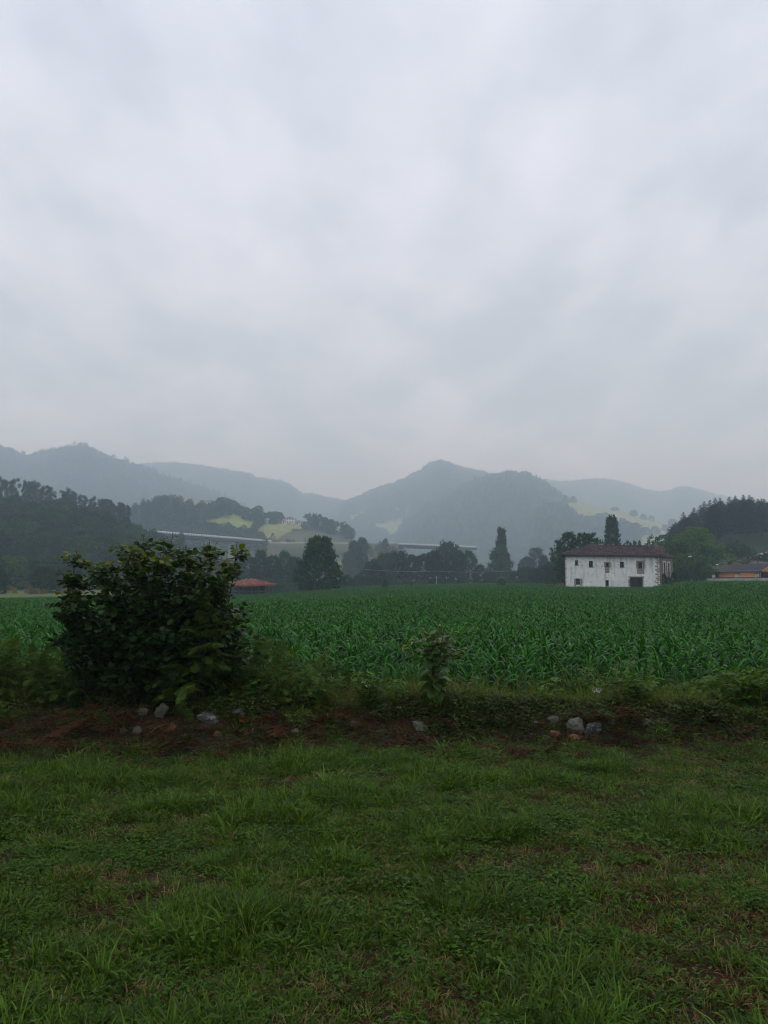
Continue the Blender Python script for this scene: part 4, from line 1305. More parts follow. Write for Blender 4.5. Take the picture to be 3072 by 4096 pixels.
def rock_mesh(r, name, mat, sub=2, rough=.22, sq=1.0, flat=None):
    """an irregular stone of unit size"""
    import bmesh
    bm = bmesh.new()
    bmesh.ops.create_icosphere(bm, subdivisions=sub, radius=1)
    co = np.array([v.co[:] for v in bm.verts])
    c = np.sign(co) * np.abs(co) ** (1 / (1 + sq))
    for k in range(7):                       # facets: slice by random planes
        d = norm(r.normal(size=3)); lim = r.uniform(.62, .9)
        e = c @ d
        c = c - np.outer(np.maximum(e - lim, 0), d)
    ph = r.random(9) * 7
    c *= (1 + rough * .35 * (np.sin(c[:, 0] * 5 + ph[0]) * np.sin(c[:, 1] * 4 + ph[1]) + np.sin(c[:, 2] * 6 + ph[2]) * .6))[:, None]
    c += r.normal(size=c.shape) * rough * .07
    c /= np.abs(c).max(axis=0)
    for v, q in zip(bm.verts, c):
        v.co = q
    me = bpy.data.meshes.new(name)
    bm.to_mesh(me); bm.free()
    me.materials.append(mat)
    return me


stone_m = [rock_mesh(r_, 'stone', M['rubble'], 1, .2, 1.4) for _ in range(8)]
rot_s = math.atan2(fS.u.y, fS.u.x)
z = 0.1
cnt = 0
while z < ZE - .1:
    hh = r_.uniform(.22, .36); s = -.02
    while s < LS - .1:
        w = r_.uniform(.35, .75)
        cs, cz_ = s + w / 2, z + hh / 2
        if not any(a0 - .35 < cs < b0 + .35 and c0 - .1 < cz_ < d0 + .1 for a0, b0, c0, d0 in sw) and s + w < LS + .15:
            link('stone', stone_m[cnt % 8], side, fS(cs, .03, cz_), (0, 0, rot_s), (w * .47, .12, hh * .46)); cnt += 1
        s += w
    z += hh
z = 0.2; i = 0
stq = [rock_mesh(r_, 'quoin_stone', M['sandstone'], 1, .12, 2.5) for _ in range(4)]
rot_f = math.atan2(fF.u.y, fF.u.x)
while z < ZE - .15:
    hh = r_.uniform(.24, .34); w = .85 if i % 2 else .5
    w *= r_.uniform(.85, 1.15)
    link('quoin_stone', stq[i % 4], front, fF(LF - w / 2 + .03, -.02, z + hh / 2), (0, 0, rot_f), (w / 2, .08, hh * .47))
    z += hh; i += 1
z = 0.2; i = 0
while z < ZE - .15:
    hh = r_.uniform(.26, .36); w = .26 if i % 2 else .16
    link('quoin_stone', stq[i % 4], front, fF(w / 2 - .03, -.03, z + hh / 2), (0, 0, rot_f), (w / 2, .08, hh * .47))
    z += hh; i += 1

# roof: boarding, tiles on every face, hip caps, chimney
eA, eB, eC = pt(2243, 2220.5, 107.2) - fh_o, pt(2646, 2228, 111.2) - fh_o, pt(2697, 2226, 121) - fh_o
eD = D_ - u_ * .2 + back * .6
for v in (eA, eB, eC, eD): v.z = ZE + .05
r1 = pt(2352, 2184, 113.4) - fh_o; r2 = pt(2585, 2186, 115.5) - fh_o
r2.z = r1.z
rb = MB().quad(eA, eB, r2, r1).tri(eB, eC, r2).quad(eC, eD, r1, r2).tri(eD, eA, r1)
low = [v - Vector((0, 0, .16)) for v in (eA, eB, eC, eD)]
E4 = [eA, eB, eC, eD]
for i in range(4):
    rb.quad(low[i], low[(i + 1) % 4], E4[(i + 1) % 4], E4[i])
rb.quad(low[3], low[2], low[1], low[0])
roof = rb.obj('roof', M['dark_wood'], farm)
tm = MB()
tile_face(tm, eA, eB, r1, r2); tile_face(tm, eB, eC, r2, r2); tile_face(tm, eD, eA, r1, r1); tile_face(tm, eC, eD, r2, r1, .5, .8, .18)
to = tm.obj('tiles', M['tile_old'], roof); to['kind'] = 'stuff'
for p, q in ((eA, r1), (eB, r2), (eC, r2), (eD, r1), (r1, r2)):
    n = int((q - p).length / .42)
    mb = MB()
    for i in range(n):
        s0_, s1_ = p.lerp(q, i / n), p.lerp(q, (i + 1.12) / n)
        mb.tube([s0_ + Vector((0, 0, .12)), s1_ + Vector((0, 0, .09))], [.13, .10], 6)
    mb.obj('ridge_cap', M['tile_old'], roof)
ch = pt(2641, 2196, 117) - fh_o
cb = MB().box(ch.x - .32, ch.x + .32, ch.y - .3, ch.y + .3, ch.z - 1.2, ch.z + .30)
chim = cb.obj('chimney', M['brick'], roof)
MB().box(ch.x - .39, ch.x + .39, ch.y - .37, ch.y + .37, ch.z + .302, ch.z + .39).obj('chimney_cap', M['tile_red'], chim)
MB().box(ch.x - .2, ch.x + .2, ch.y - .2, ch.y + .2, ch.z + .392, ch.z + .52).obj('chimney_pot', M['brick'], chim)
ch = pt(2606, 2184, 116) - fh_o
MB().box(ch.x - .14, ch.x + .14, ch.y - .14, ch.y + .14, ch.z - .7, ch.z + .22).obj('vent_stack', M['tile_old'], roof)
MB().fbox(fS, LS - .1, LS + .9, -1.4, -.2, ZE - 1.0, ZE - .15).obj('lean_to', M['dark_wood'], farm)

tree_px('shrub', 2655, 2296, 113.0, 34, 'wall_creeper', 'dark shrub growing against the rubble gable of the farmhouse', 'shrub')
tree_px('shrub', 2672, 2310, 114.0, 30, 'wall_creeper', 'low brown-green bramble at the foot of the farmhouse gable', 'shrub')
tree_px('shrub_cone', 2694, 2288, 114.5, 26, 'gable_bush', 'upright dark bush right of the farmhouse gable', 'shrub')
tree_px('shrub_light', 2700, 2284, 121, 34, 'gable_bush', 'yellow-green bush behind the farmhouse gable', 'shrub')
b = pt(2242, 2345, 107)
hp = thing('hay_heap', 'small heap of dry straw at the left corner of the farmhouse', 'heap', (b.x, b.y, zg1(b.x, b.y)))
r_ = np.random.default_rng(9)
V, F, av = crown(r_, 1.0, 1.0, 0, 50, 26, .16, 'dome')
link('straw', make_mesh('straw', V, F, M['dry'], attr=av), hp)

tree_px('chestnut', 2312, 2131, 127, 175, 'garden_tree', 'fresh green spreading tree behind the left end of the farmhouse')
tree_px('oak', 2248, 2185, 138, 90, 'garden_tree', 'dull green tree left of the farmhouse behind the spreading tree')
tree_px('oak2', 2268, 2240, 122, 70, 'garden_tree', 'low dark tree against the left corner of the farmhouse')
tree_px('poplar', 2446, 2062, 165, 70, 'poplar_tree', 'broad columnar poplar rising behind the farmhouse roof', 'poplar')
tree_px('sparse', 2516, 2166, 128, 50, 'garden_tree', 'sparse treetop showing just over the farmhouse ridge')
tree_px('sparse', 2548, 2166, 130, 50, 'garden_tree', 'second sparse treetop showing over the farmhouse ridge')
tree_px('sparse', 2640, 2142, 138, 90, 'garden_tree', 'open pale treetop above the farmhouse chimney')
tree_px('garden', 2775, 2112, 152, 205, 'garden_tree', 'big light green tree right of the farmhouse', 'tree')
tree_px('light', 2712, 2170, 140, 120, 'garden_tree', 'bright green tree between the farmhouse and the big garden tree')
tree_px('chestnut', 2838, 2192, 150, 110, 'garden_tree', 'green tree on the right flank of the big garden tree')
tree_px('light', 2745, 2215, 136, 110, 'garden_tree', 'lower bright tree under the big garden tree')
tree_px('oak2', 2800, 2250, 132, 80, 'garden_tree', 'low dark tree behind the garden wall under the big tree')
tree_px('oak', 2948, 2166, 172, 130, 'garden_tree', 'dark green tree in front of the pine wood above the palm')
tree_px('light', 2905, 2215, 165, 120, 'garden_tree', 'pale green bushy tree behind the palm')
tree_px('oak2', 3062, 2212, 158, 90, 'garden_tree', 'dark tree under the red roof at the far right')
for px, top, D, w, kd, lb in [(2728, 2272, 128, 60, 'shrub', 'dark shrub behind the first bay of the garden wall'), (2768, 2262, 126, 56, 'shrub', 'dark shrub behind the garden wall beside the lamp pole'), (2826, 2266, 124, 66, 'shrub_light', 'yellow-green shrub behind the garden wall near the shed'), (2795, 2278, 125, 46, 'shrub', 'rounded shrub behind the garden wall left of the yellow-green shrub')]:
    tree_px(kd, px, top, D, w, 'garden_shrub', lb, 'shrub')
P = np.stack([rng.uniform(az(2860) * 170, az(3200) * 170, 90), rng.uniform(162, 185, 90), np.zeros(90)], -1)
P[:, 2] = np.interp(P[:, 1], [162, 185], [.6, 5])
scatter('slope_scrub', P, zrot(90, .05), uni(90, .3, .55), rng.integers(0, 4, 90), NEARWOOD, 'green scrub on the slope below the pine wood')

# ------------------------------------------------------------------ garden wall, shed, lamps, palm
M['wall_grey'] = plain('stained_concrete_wall', (.38, .375, .355), (.26, .255, .24), 1.6, stretch=(1, 1, .4), cc=(.22, .22, .20))
M['cap'] = plain('dark_coping', (.06, .055, .05), (.035, .03, .03), 3)
w0, w1 = pt(2698, 2320, 142), pt(3150, 2320, 93)
w0.z = w1.z = 0
gw = thing('garden_wall', 'low stained grey-white garden wall with square pillars beyond the crop', 'wall', tuple(w0))
fw = frame((0, 0, 0), w1 - w0)
LW = (w1 - w0).length
ZT = lambda s: 1.84 + .05 * s / LW
ps = []
for px in [2733, 2793, 2855, 2948, 3028, 3098]:
    # where the wall crosses that sight line
    a = az(px); dx, dy = (w1 - w0).x, (w1 - w0).y
    s = (a * w0.y - w0.x) / (dx - a * dy)
    ps.append(s * LW)
edges = [0] + ps + [LW]
for i in range(len(edges) - 1):
    s0, s1 = edges[i] + .17, edges[i + 1] - .17
    pn = MB().fbox(fw, s0, s1, -.08, .08, .3, ZT(s0)).obj('wall_panel', M['wall_grey'], gw)
    MB().fbox(fw, s0, s1, -.12, .12, ZT(s0) + .002, ZT(s0) + .10).obj('coping', M['cap'], pn)
for i, s in enumerate(ps):
    pp = MB().fbox(fw, s - .165, s + .165, -.2, .2, .3, 2.46).obj('pillar', M['wall_grey'], gw)
    MB().fbox(fw, s - .25, s + .25, -.28, .28, 2.462, 2.54).obj('pillar_cap', M['cap'], pp)

M['orange'] = plain('orange_boards', (.80, .36, .15), (.72, .32, .13), 2, rough=.6, island=.10)
M['shingle'] = plain('dark_shingle', (.060, .052, .066), (.036, .032, .042), 3, island=.3, rough=.75)
g0 = pt(2875, 2320, 124); g1 = pt(3042, 2320, 114); g0.z = g1.z = 0
shed = thing('garden_shed', 'orange wooden shed with dark shingled gable roof behind the garden wall', 'shed', tuple(g0))
fg = frame((0, 0, 0), g1 - g0); LG = (g1 - g0).length; WG = 4.4
ze = pt(2950, 2283, 119).z; zr = ze + 1.0
for i in range(12):
    z0 = .6 + i * (ze - .6) / 12
    MB().fbox(fg, 0, LG, -.06, .0 + (.012 if i % 2 else .0), z0, z0 + (ze - .6) / 12 - .004).obj('board', M['orange'], shed)
    MB().fbox(fg, LG - .06, LG, -WG + .3, -.061, z0, z0 + (ze - .6) / 12 - .012).obj('board', M['orange'], shed) if i < 7 or i == 11 else None
MB().fbox(fg, .05, LG - .07, -WG, -.07, .3, ze - .02).obj('inner_wall', M['dark_wood'], shed)
for s in (0, LG - .14):
    MB().fbox(fg, s, s + .14, .013, .05, .4, ze).obj('corner_post', M['old_wood'], shed)
gab = MB()
for d in (0.0, .05):
    gab.tri(fg(LG + d, 0, ze), fg(LG + d, -WG, ze), fg(LG + d, -WG / 2, zr))
gab.fbox(fg, LG, LG + .1, -WG, 0, ze - .25, ze - .003)
gab.obj('gable', M['orange'], shed)
rb = MB()
o_ = .25
rb.quad(fg(-.4, o_, ze - .16), fg(LG + .7, o_, ze - .16), fg(LG + .7, -WG / 2, zr + .05), fg(-.4, -WG / 2, zr + .05))
rb.quad(fg(LG + .7, -WG - o_, ze - .16), fg(-.4, -WG - o_, ze - .16), fg(-.4, -WG / 2, zr + .05), fg(LG + .7, -WG / 2, zr + .05))
rf = rb.obj('roof', M['dark_wood'], shed)
sl = math.hypot(WG / 2 + o_, zr + .21 - ze)
tm = MB()
n = 9
for i in range(n):
    t0_, t1_ = i / n, (i + 1) / n
    k = 26
    for j in range(k):
        a0_ = -.4 + (LG + 1.1) * j / k; a1_ = -.4 + (LG + 1.1) * (j + 1) / k - .02
        p = lambda s, t, l: fg(s, o_ + (-WG / 2 - o_) * t, ze - .16 + (zr + .21 - ze) * t + l)
        l0 = .055 + .01 * rng.random()
        tm.add([p(a0_, t0_, l0), p(a1_, t0_, l0), p(a1_, t1_, .02), p(a0_, t1_, .02), p(a0_, t0_, .01), p(a1_, t0_, .01)], [[0, 1, 2, 3], [4, 5, 1, 0]])
to = tm.obj('shingles', M['shingle'], rf); to['kind'] = 'stuff'
MB().quad(fg(LG + .7, o_, ze - .16), fg(LG + .7, o_, ze - .02), fg(LG + .7, -WG / 2, zr + .19), fg(LG + .7, -WG / 2, zr + .05)).quad(fg(LG + .7, -WG - o_, ze - .16), fg(LG + .7, -WG - o_, ze - .02), fg(LG + .7, -WG / 2, zr + .19), fg(LG + .7, -WG / 2, zr + .05)).obj('bargeboard', M['orange'], rf)
MB().fbox(fg, -.4, LG + .7, o_, o_ + .09, ze - .24, ze - .14).obj('gutter', M['cap'], rf)

b = pt(2995, 2260, 152)
house('low_house', 'low house with a weathered brown tiled roof behind the orange shed', (b.x + 1, 152, .6), 7.5, 6, pt(2995, 2262, 152).z - .6, .95, 'pink_wall', R(-14), 1, 3, True, 'tile_old')
b = pt(3090, 2225, 172)
house('red_roofed_house', 'house with a red roof cut by the right edge of view', (b.x, 172, 1.0), 9, 7, pt(3090, 2224, 172).z - 1.0, 1.0, 'pink_wall', R(-10), 2, 3, True, 'tile_red')


def lamp(px, top, D, px_head, py_head, label):
    tp = pt(px, top, D); zb = zg1(tp.x, D)
    root = thing('street_lamp', label, 'lamp', (tp.x, D, zb))
    H = tp.z - zb
    MB().tube([(0, 0, -.3), (0, 0, H)], [.10, .07], 8).obj('pole', M['old_wood'], root)
    h = pt(px_head, py_head, D) - Vector((tp.x, D, zb))
    MB().tube([(0, 0, min(h.z, H - .05)), (h.x * .5, 0, h.z + .12), (h.x, 0, h.z + .06)], [.035, .03, .03], 5).obj('arm', M['concrete'], root)
    sgn = 1 if h.x > 0 else -1
    mb = MB()
    mb.tube([(h.x - sgn * .22, 0, h.z + .02), (h.x - sgn * .05, 0, h.z + .06), (h.x + sgn * .2, 0, h.z + .03), (h.x + sgn * .36, 0, h.z - .02)], [.03, .09, .10, .03], 8)
    mb.obj('lamp_head', M['white_paint'], root, True)
    return root


lamp(2770, 2184, 118, 2762, 2227, 'tall thin lamp pole with a small white head before the garden wall')
lamp(3029, 2219, 138, 3046, 2217, 'wooden lamp pole with white head above the orange shed')
lamp(2876, 2256, 130, 2872, 2259, 'short lamp with white head beside the shed roof')


def palm(px, py, D, span, label, seed):
    r = np.random.default_rng(seed)
    c = pt(px, py, D); zb = zg1(c.x, D)
    root = thing('palm_tree', label, 'palm', (c.x, D, zb))
    H = c.z - zb
    MB().tube([(0, 0, -.2), (0, 0, H * .6), (0, 0, H)], [.34, .28, .30], 9).obj('trunk', M['bark'], root)
    for i in range(26):
        an = r.random() * TAU; el = r.uniform(-.1, 1.25)
        L = span * r.uniform(.8, 1.15)
        mb = MB(); pts = []
        for k in range(9):
            s = k / 8
            e = el - 1.5 * s * s * .8
            pts.append(Vector((0, 0, H)) if k == 0 else pts[-1] + Vector((math.cos(an) * math.cos(e), math.sin(an) * math.cos(e), math.sin(e))) * L / 8)
        mb.tube(pts, [.03 * (1 - .8 * k / 8) for k in range(9)], 3)
        side_ = Vector((-math.sin(an), math.cos(an), 0))
        for k in range(26):
            s = .12 + .86 * k / 26
            p = pts[min(int(s * 8), 7)].lerp(pts[min(int(s * 8) + 1, 8)], s * 8 % 1)
            t = (pts[min(int(s * 8) + 1, 8)] - pts[min(int(s * 8), 7)]).normalized()
            ll = span * .23 * math.sin(math.pi * min(s + .12, 1)) + .05
            for sg in (-1, 1):
                q = p + side_ * sg * ll + t * ll * .6 - Vector((0, 0, ll * .35))
                mb.tri(p - t * .03, p + t * .03, q, r.random())
        mb.obj('frond', M['palm'], root)


palm(2914, 2262, 133, 2.6, 'bushy palm rising behind the orange shed roof', 3)
palm(2868, 2290, 128, 2.2, 'low palm with drooping fronds at the left end of the shed', 4)
palm(2978, 2262, 142, 2.6, 'pale arching palm beside the brown tiled roof', 5)

# ------------------------------------------------------------------ raised granary
M['granary'] = plain('granary_boards', (.050, .036, .034), (.026, .020, .020), 5, stretch=(3, 3, .4))
N_ = pt(972, 2348, 105.5); N_.z = 0
gz = -2.55
gr = thing('raised_granary', 'dark timber raised granary with a red tiled hipped roof', 'granary', tuple(N_))
th = R(42); LGn = 5.4
fr_ = frame((0, 0, 0), (math.cos(th), math.sin(th)))
ev = .92; apex = 1.58
fr0 = lambda s, d, z: Vector(fr_(s, -d, z))     # s along the right face, d back along the left face
cor = [fr0(0, 0, ev - .12), fr0(LGn, 0, ev + .02), fr0(LGn, LGn, ev), fr0(0, LGn, ev)]
q1, q2 = fr0(LGn * .38, LGn * .45, apex), fr0(LGn * .58, LGn * .52, apex)
rb = MB()


def bulge(a_, b_, c_, d_, k=6):
    """roof face that swells a little, as old tiled hips do"""
    g = []
    for i in range(k + 1):
        for j in range(k + 1):
            s, t = i / k, j / k
            p = a_.lerp(b_, s).lerp(d_.lerp(c_, s), t)
            p.z += .16 * math.sin(math.pi * t)
            g.append(tuple(p))
    f = [[i * (k + 1) + j, (i + 1) * (k + 1) + j, (i + 1) * (k + 1) + j + 1, i * (k + 1) + j + 1] for i in range(k) for j in range(k)]
    rb.add(g, f)


bulge(cor[0], cor[1], q2, q1); bulge(cor[1], cor[2], q2, q2); bulge(cor[2], cor[3], q1, q2); bulge(cor[3], cor[0], q1, q1)
lw = [c_ - Vector((0, 0, .12)) for c_ in cor]
for i in range(4):
    rb.quad(lw[i], lw[(i + 1) % 4], cor[(i + 1) % 4], cor[i])
rb.quad(lw[3], lw[2], lw[1], lw[0])
groof = rb.obj('roof', M['tile_red'], gr)
tm = MB()
for p0, p1, qa, qb in ((cor[0], cor[1], q1, q2), (cor[3], cor[0], q1, q1), (cor[1], cor[2], q2, q2)):
    up_ = Vector((0, 0, .10))
    tile_face(tm, p0 + up_ * .3, p1 + up_ * .3, qa + up_, qb + up_, .24, .42, .09, .05, .04)
to = tm.obj('tiles', M['tile_red'], groof); to['kind'] = 'stuff'
mb = MB().tube([cor[0] + Vector((0, 0, .1)), cor[0].lerp(q1, .5) + Vector((0, 0, .26)), q1 + Vector((0, 0, .12))], [.11, .11, .11], 6)
mb.obj('hip_cap', M['tile_red'], groof)
mb = MB().tube([q1 + Vector((0, 0, .05)), q1 + Vector((0, 0, .30))], [.1, .03], 6)
mb.obj('finial', M['tile_red'], groof)
fbx = lambda mb, s0, s1, d0, d1, z0, z1: mb.fbox(fr_, s0, s1, -d1, -d0, z0, z1)
fbx(MB(), 1.15, LGn - 1.15, 1.15, LGn - 1.15, -1.0, ev + .1).obj('chamber', M['granary'], gr)
for i in range(11):
    s0 = 1.15 + i * (LGn - 2.3) / 11
    fbx(MB(), s0 + .01, s0 + (LGn - 2.3) / 11 - .01, 1.11, 1.148, -1.0, ev).obj('plank', M['granary'], gr)
    fbx(MB(), 1.11, 1.148, s0 + .01, s0 + (LGn - 2.3) / 11 - .01, -1.0, ev).obj('plank', M['granary'], gr)
fbx(MB(), .3, LGn - .3, .3, LGn - .3, -1.15, -1.003).obj('gallery_floor', M['old_wood'], gr)
for s in np.linspace(.4, LGn - .4, 5):
    fbx(MB(), s - .05, s + .05, .35, .45, -1.0, ev - .14).obj('gallery_post', M['old_wood'], gr)
    if s > 1:
        fbx(MB(), .35, .45, s - .05, s + .05, -1.0, ev - .14).obj('gallery_post', M['old_wood'], gr)
        fbx(MB(), LGn - .45, LGn - .35, s - .05, s + .05, -1.0, ev - .14).obj('gallery_post', M['old_wood'], gr)
for z0 in (-.04, -.55):
    fbx(MB(), .3, LGn - .3, .30, .348, z0, z0 + .13).obj('gallery_rail', M['old_wood'], gr)
    fbx(MB(), .30, .348, .35, LGn - .3, z0, z0 + .13).obj('gallery_rail', M['old_wood'], gr)
for s in (1.2, LGn - 1.2):
    for d in (1.2, LGn - 1.2):
        mb = MB()
        p = fr0(s, d, 0)
        mb.tube([p + Vector((0, 0, gz - .3)), p + Vector((0, 0, -1.4))], [.32, .2], 4)
        fbx(mb, s - .4, s + .4, d - .4, d + .4, -1.4, -1.152)
        mb.obj('stilt', M['sandstone'], gr)

M['weed_stem'] = plain('reddish_stem', (.060, .030, .020), (.035, .02, .012), 20)

# ------------------------------------------------------------------ maize field
def blade_strip(L, w, az_, el0, droop, base, nseg=6, fold=.25, twist=0., wave=0.):
    """arching leaf: folded strip that leaves the stem at el0 and bends over"""
    pts = [Vector(base)]
    e = el0
    cd, sd_ = math.cos(az_), math.sin(az_)
    for i in range(nseg):
        e -= droop / nseg * (.5 + 1.0 * i / nseg)
        pts.append(pts[-1] + Vector((cd * math.cos(e), sd_ * math.cos(e), math.sin(e))) * L / nseg)
    V = []
    for i, p in enumerate(pts):
        s = i / nseg
        wd = w * (min(1, .55 + s * 2.2)) * (1 - s ** 2.2) * .5 + .001
        t = (pts[min(i + 1, nseg)] - pts[max(i - 1, 0)]).normalized()
        side = Vector((-sd_, cd, 0))
        up = side.cross(t) * -1
        q = Matrix.Rotation(twist * s, 3, t)
        side = q @ side; up = q @ up
        wv = math.sin(s * 9) * wave
        V += [p - side * wd + up * wd * (fold + wv), p, p + side * wd + up * wd * (fold - wv)]
    F = []
    for i in range(nseg):
        a_ = i * 3
        F += [[a_, a_ + 1, a_ + 4, a_ + 3], [a_ + 1, a_ + 2, a_ + 5, a_ + 4]]
    return [tuple(v) for v in V], F


def maize(seed):
    r = np.random.default_rng(seed)
    H = .38
    st = MB().tube([(0, 0, -.05), (0, 0, H * .6), (0.01, 0, H + .08)], [.014, .012, .006], 5)
    a0 = r.random() * TAU
    leaves = []
    for i in range(9):
        t = i / 8
        an = a0 + math.pi * (i % 2) + r.normal() * .35
        L = (.17 + .23 * math.sin(math.pi * (.22 + .62 * t))) * r.uniform(.8, 1.15)
        el = .85 + .55 * t + r.normal() * .08
        dr = (2.5 - .9 * t) * r.uniform(.75, 1.25)
        leaves.append(blade_strip(L, .038 * r.uniform(.8, 1.15) * (.8 + .3 * math.sin(math.pi * t)), an, el, dr, (0, 0, .04 + H * t), 6, .28, r.normal() * .5, .12))
    stm = st.mesh('stem', M['corn_stem'], True)
    lms = []
    allm = MB()
    for V, F in leaves:
        v = r.random()
        lms.append(MB().add(V, F, v).mesh('leaf', M['corn'], True))
        allm.add(V, F, v)
    fol = allm.mesh('leaves', M['corn'], True)
    # whole plant in one mesh, for the mass of the field
    whole = MB()
    for V, F in leaves:
        whole.add(V, F, r.random())
    whole.tube([(0, 0, -.05), (0.01, 0, H + .08)], [.013, .006], 3)
    return stm, lms, fol, whole.mesh('maize', M['corn'], True)


MZ = [maize(100 + i) for i in range(6)]
FIELD0 = 9.75


def field_rows(y0, y1, row, gap, hw):
    """plants in sown rows that run across the view at a slight angle"""
    out_ = []
    ang = R(9)
    n = int((y1 - y0) / row)
    yy = y0 + np.arange(n) * row
    for v in yy:
        w = hw(v)
        m = int(2 * w / gap)
        xx = -w + gap * (np.arange(m) + rng.random(m) * .8)
        out_.append(np.stack([xx, v + rng.normal(size=m) * .07 * row / .6 + 0 * xx, np.zeros(m)], -1))
    return np.concatenate(out_)


hw = lambda v: .60 * v + 4
Pc = np.concatenate([field_rows(FIELD0, 30, .34, .115, hw), field_rows(30, 60, .42, .15, hw), field_rows(60, 100, .55, .19, hw), field_rows(100, 190, .80, .32, hw)])
a = Pc[:, 0] / Pc[:, 1]
fb = FIELD0 + .35 * (fbm(Pc[:, 0] * .6, Pc[:, 0] * 0 + 2, 3, 44) - .3)
keep = (Pc[:, 1] < yedge(a) - .5) & (Pc[:, 1] > fb) & (rng.random(len(Pc)) < .97)
Pc = Pc[keep]
Pc[:, 2] = zg(Pc[:, 0], Pc[:, 1])
patch = fbm(Pc[:, 0] / 7, Pc[:, 1] / 5, 3, 12)
sc = (.86 + .34 * patch) * rng.uniform(.84, 1.12, len(Pc)) * np.where(Pc[:, 1] > 90, 1.15, 1.0) * (.86 + .14 * sstep(9.7, 12, Pc[:, 1]))
ix = rng.integers(0, 6, len(Pc))
rt = zrot(len(Pc), .09)
vis = np.abs(Pc[:, 0]) < .53 * Pc[:, 1]
# the hazel and bracken hide the left part of the front rows
vis &= ~((Pc[:, 0] < -1.0) & (Pc[:, 0] > -2.6) & (Pc[:, 1] < 12))
order = np.argsort(np.where(vis, Pc[:, 1], 1e9))
first = order[:300]
for n_, i in enumerate(first):
    stm, lms, fol, _ = MZ[ix[i]]
    root = thing('maize_plant', 'young maize plant with arching glossy leaves in the front rows', 'maize', tuple(Pc[i]), 0, 'front rows of the maize field')
    root.rotation_euler = rt[i]
    root.scale = (sc[i], sc[i], sc[i] * (1.0))
    link('stem', stm, root)
    if n_ < 120:
        for lm in lms:
            link('leaf', lm, root)
    else:
        link('leaves', fol, root)['kind'] = 'stuff'
rest = np.ones(len(Pc), bool); rest[first] = False
scatter('maize_field', Pc[rest], rt[rest], np.stack([sc, sc, sc], -1)[rest], ix[rest], [m_[3] for m_ in MZ], 'dense field of young green maize')

# ------------------------------------------------------------------ meadow grass
def tuft(r, n, h, spread, w, lean=.8, mat='grass'):
    mb = MB()
    for i in range(n):
        an = r.random() * TAU
        rr = spread * r.random() ** .6
        hh = h * r.uniform(.5, 1.15)
        V, F = blade_strip(hh, w * r.uniform(.7, 1.3), an + r.normal() * .8, R(88) - lean * r.random() * .6, r.uniform(.3, 1.7) * lean, (math.cos(an) * rr, math.sin(an) * rr, -.01), 3, .15, r.normal() * .6)
        mb.add(V, F, r.random())
    return mb.mesh('tuft', M[mat])


def herb(r, n, h, size, mat='weed'):
    """low broad-leaved herb: trefoil and nettle-like leaves on short stalks"""
    P, D, N_, S = [], [], [], []
    for i in range(n):
        an = r.random() * TAU; rr = .11 * r.random() ** .5; z = h * r.uniform(.35, 1.1)
        for k in range(3):
            a_ = an + k * TAU / 3 + r.normal() * .3
            P.append((math.cos(an) * rr, math.sin(an) * rr, z)); D.append((math.cos(a_), math.sin(a_), r.uniform(-.2, .5)))
            N_.append((r.normal() * .3, r.normal() * .3, 1)); S.append(size * r.uniform(.6, 1.3))
    tv, tf = fold_leaf(.42, .1, .1)
    V, F = stamp(tv, tf, np.array(P), frames(np.array(D), np.array(N_)), np.array(S))
    return make_mesh('herb', V, F, M[mat], attr=np.repeat(r.random(len(P)), len(tv)))


def rosette(r, n, L, mat='weed'):
    an = np.arange(n) * 2.4 + r.random()
    D = np.stack([np.cos(an), np.sin(an), r.uniform(.25, .9, n)], -1)
    tv, tf = fold_leaf(.22, .1, .25)
    V, F = stamp(tv, tf, np.zeros((n, 3)), frames(D, np.tile([0, 0, 1.], (n, 1))), L * r.uniform(.6, 1.1, n))
    return make_mesh('rosette', V, F, M[mat], attr=np.repeat(r.random(n), len(tv)))


r_ = np.random.default_rng(200)
GR = [tuft(r_, 34, .062, .07, .0036, 1.1) for _ in range(3)] + [tuft(r_, 36, .095, .06, .0040, 1.2) for _ in range(3)] + [tuft(r_, 22, .075, .07, .0035, 1.1, 'dry')] + \
     [herb(r_, 20, .04, .016) for _ in range(2)] + [rosette(r_, 9, .085)] + [tuft(r_, 34, .155, .05, .0048, 1.3) for _ in range(2)]


def meadow_points(n, y0, y1):
    v = np.sqrt(rng.uniform((y0 + 4) ** 2, (y1 + 4) ** 2, n)) - 4
    return np.stack([rng.uniform(-1, 1, n) * (.62 * v + 1.8), v, np.zeros(n)], -1)


P = meadow_points(48000, .6, 8.2)
lush = fbm(P[:, 0] * 1.5 + 5, P[:, 1] * 1.9, 4, 61)
bare = fbm(P[:, 0] * 1.7 + 31, P[:, 1] * 2.2, 4, 71)
fade = 1 - .9 * sstep(6.9, 7.9, P[:, 1] + (lush - .5) * 1.8 + .5 * (P[:, 0] < -1))
mud = np.exp(-(((P[:, 0] - 2.62) / .42) ** 2 + ((P[:, 1] - 5.0) / .22) ** 2))
dens = np.clip(.22 + 1.0 * sstep(.39, .52, bare), 0, 1) * (.12 + .88 * fade) * (1 - .93 * np.clip(mud * 1.5, 0, 1))
P = P[rng.random(len(P)) < dens]
lush = fbm(P[:, 0] * 1.5 + 5, P[:, 1] * 1.9, 4, 61)
n = len(P)
P[:, 2] = zg(P[:, 0], P[:, 1])
u = rng.random(n)
ty = np.where(lush > .55, rng.integers(3, 6, n), rng.integers(0, 3, n))
ty = np.where((u < .07) & (lush > .52), 10 + rng.integers(0, 2, n), ty)
ty = np.where((u > .80 - .12 * (lush < .45)) & (u < .90), 6, ty)
wd = fbm(P[:, 0] * 1.3 + 70, P[:, 1] * 1.3, 3, 81)
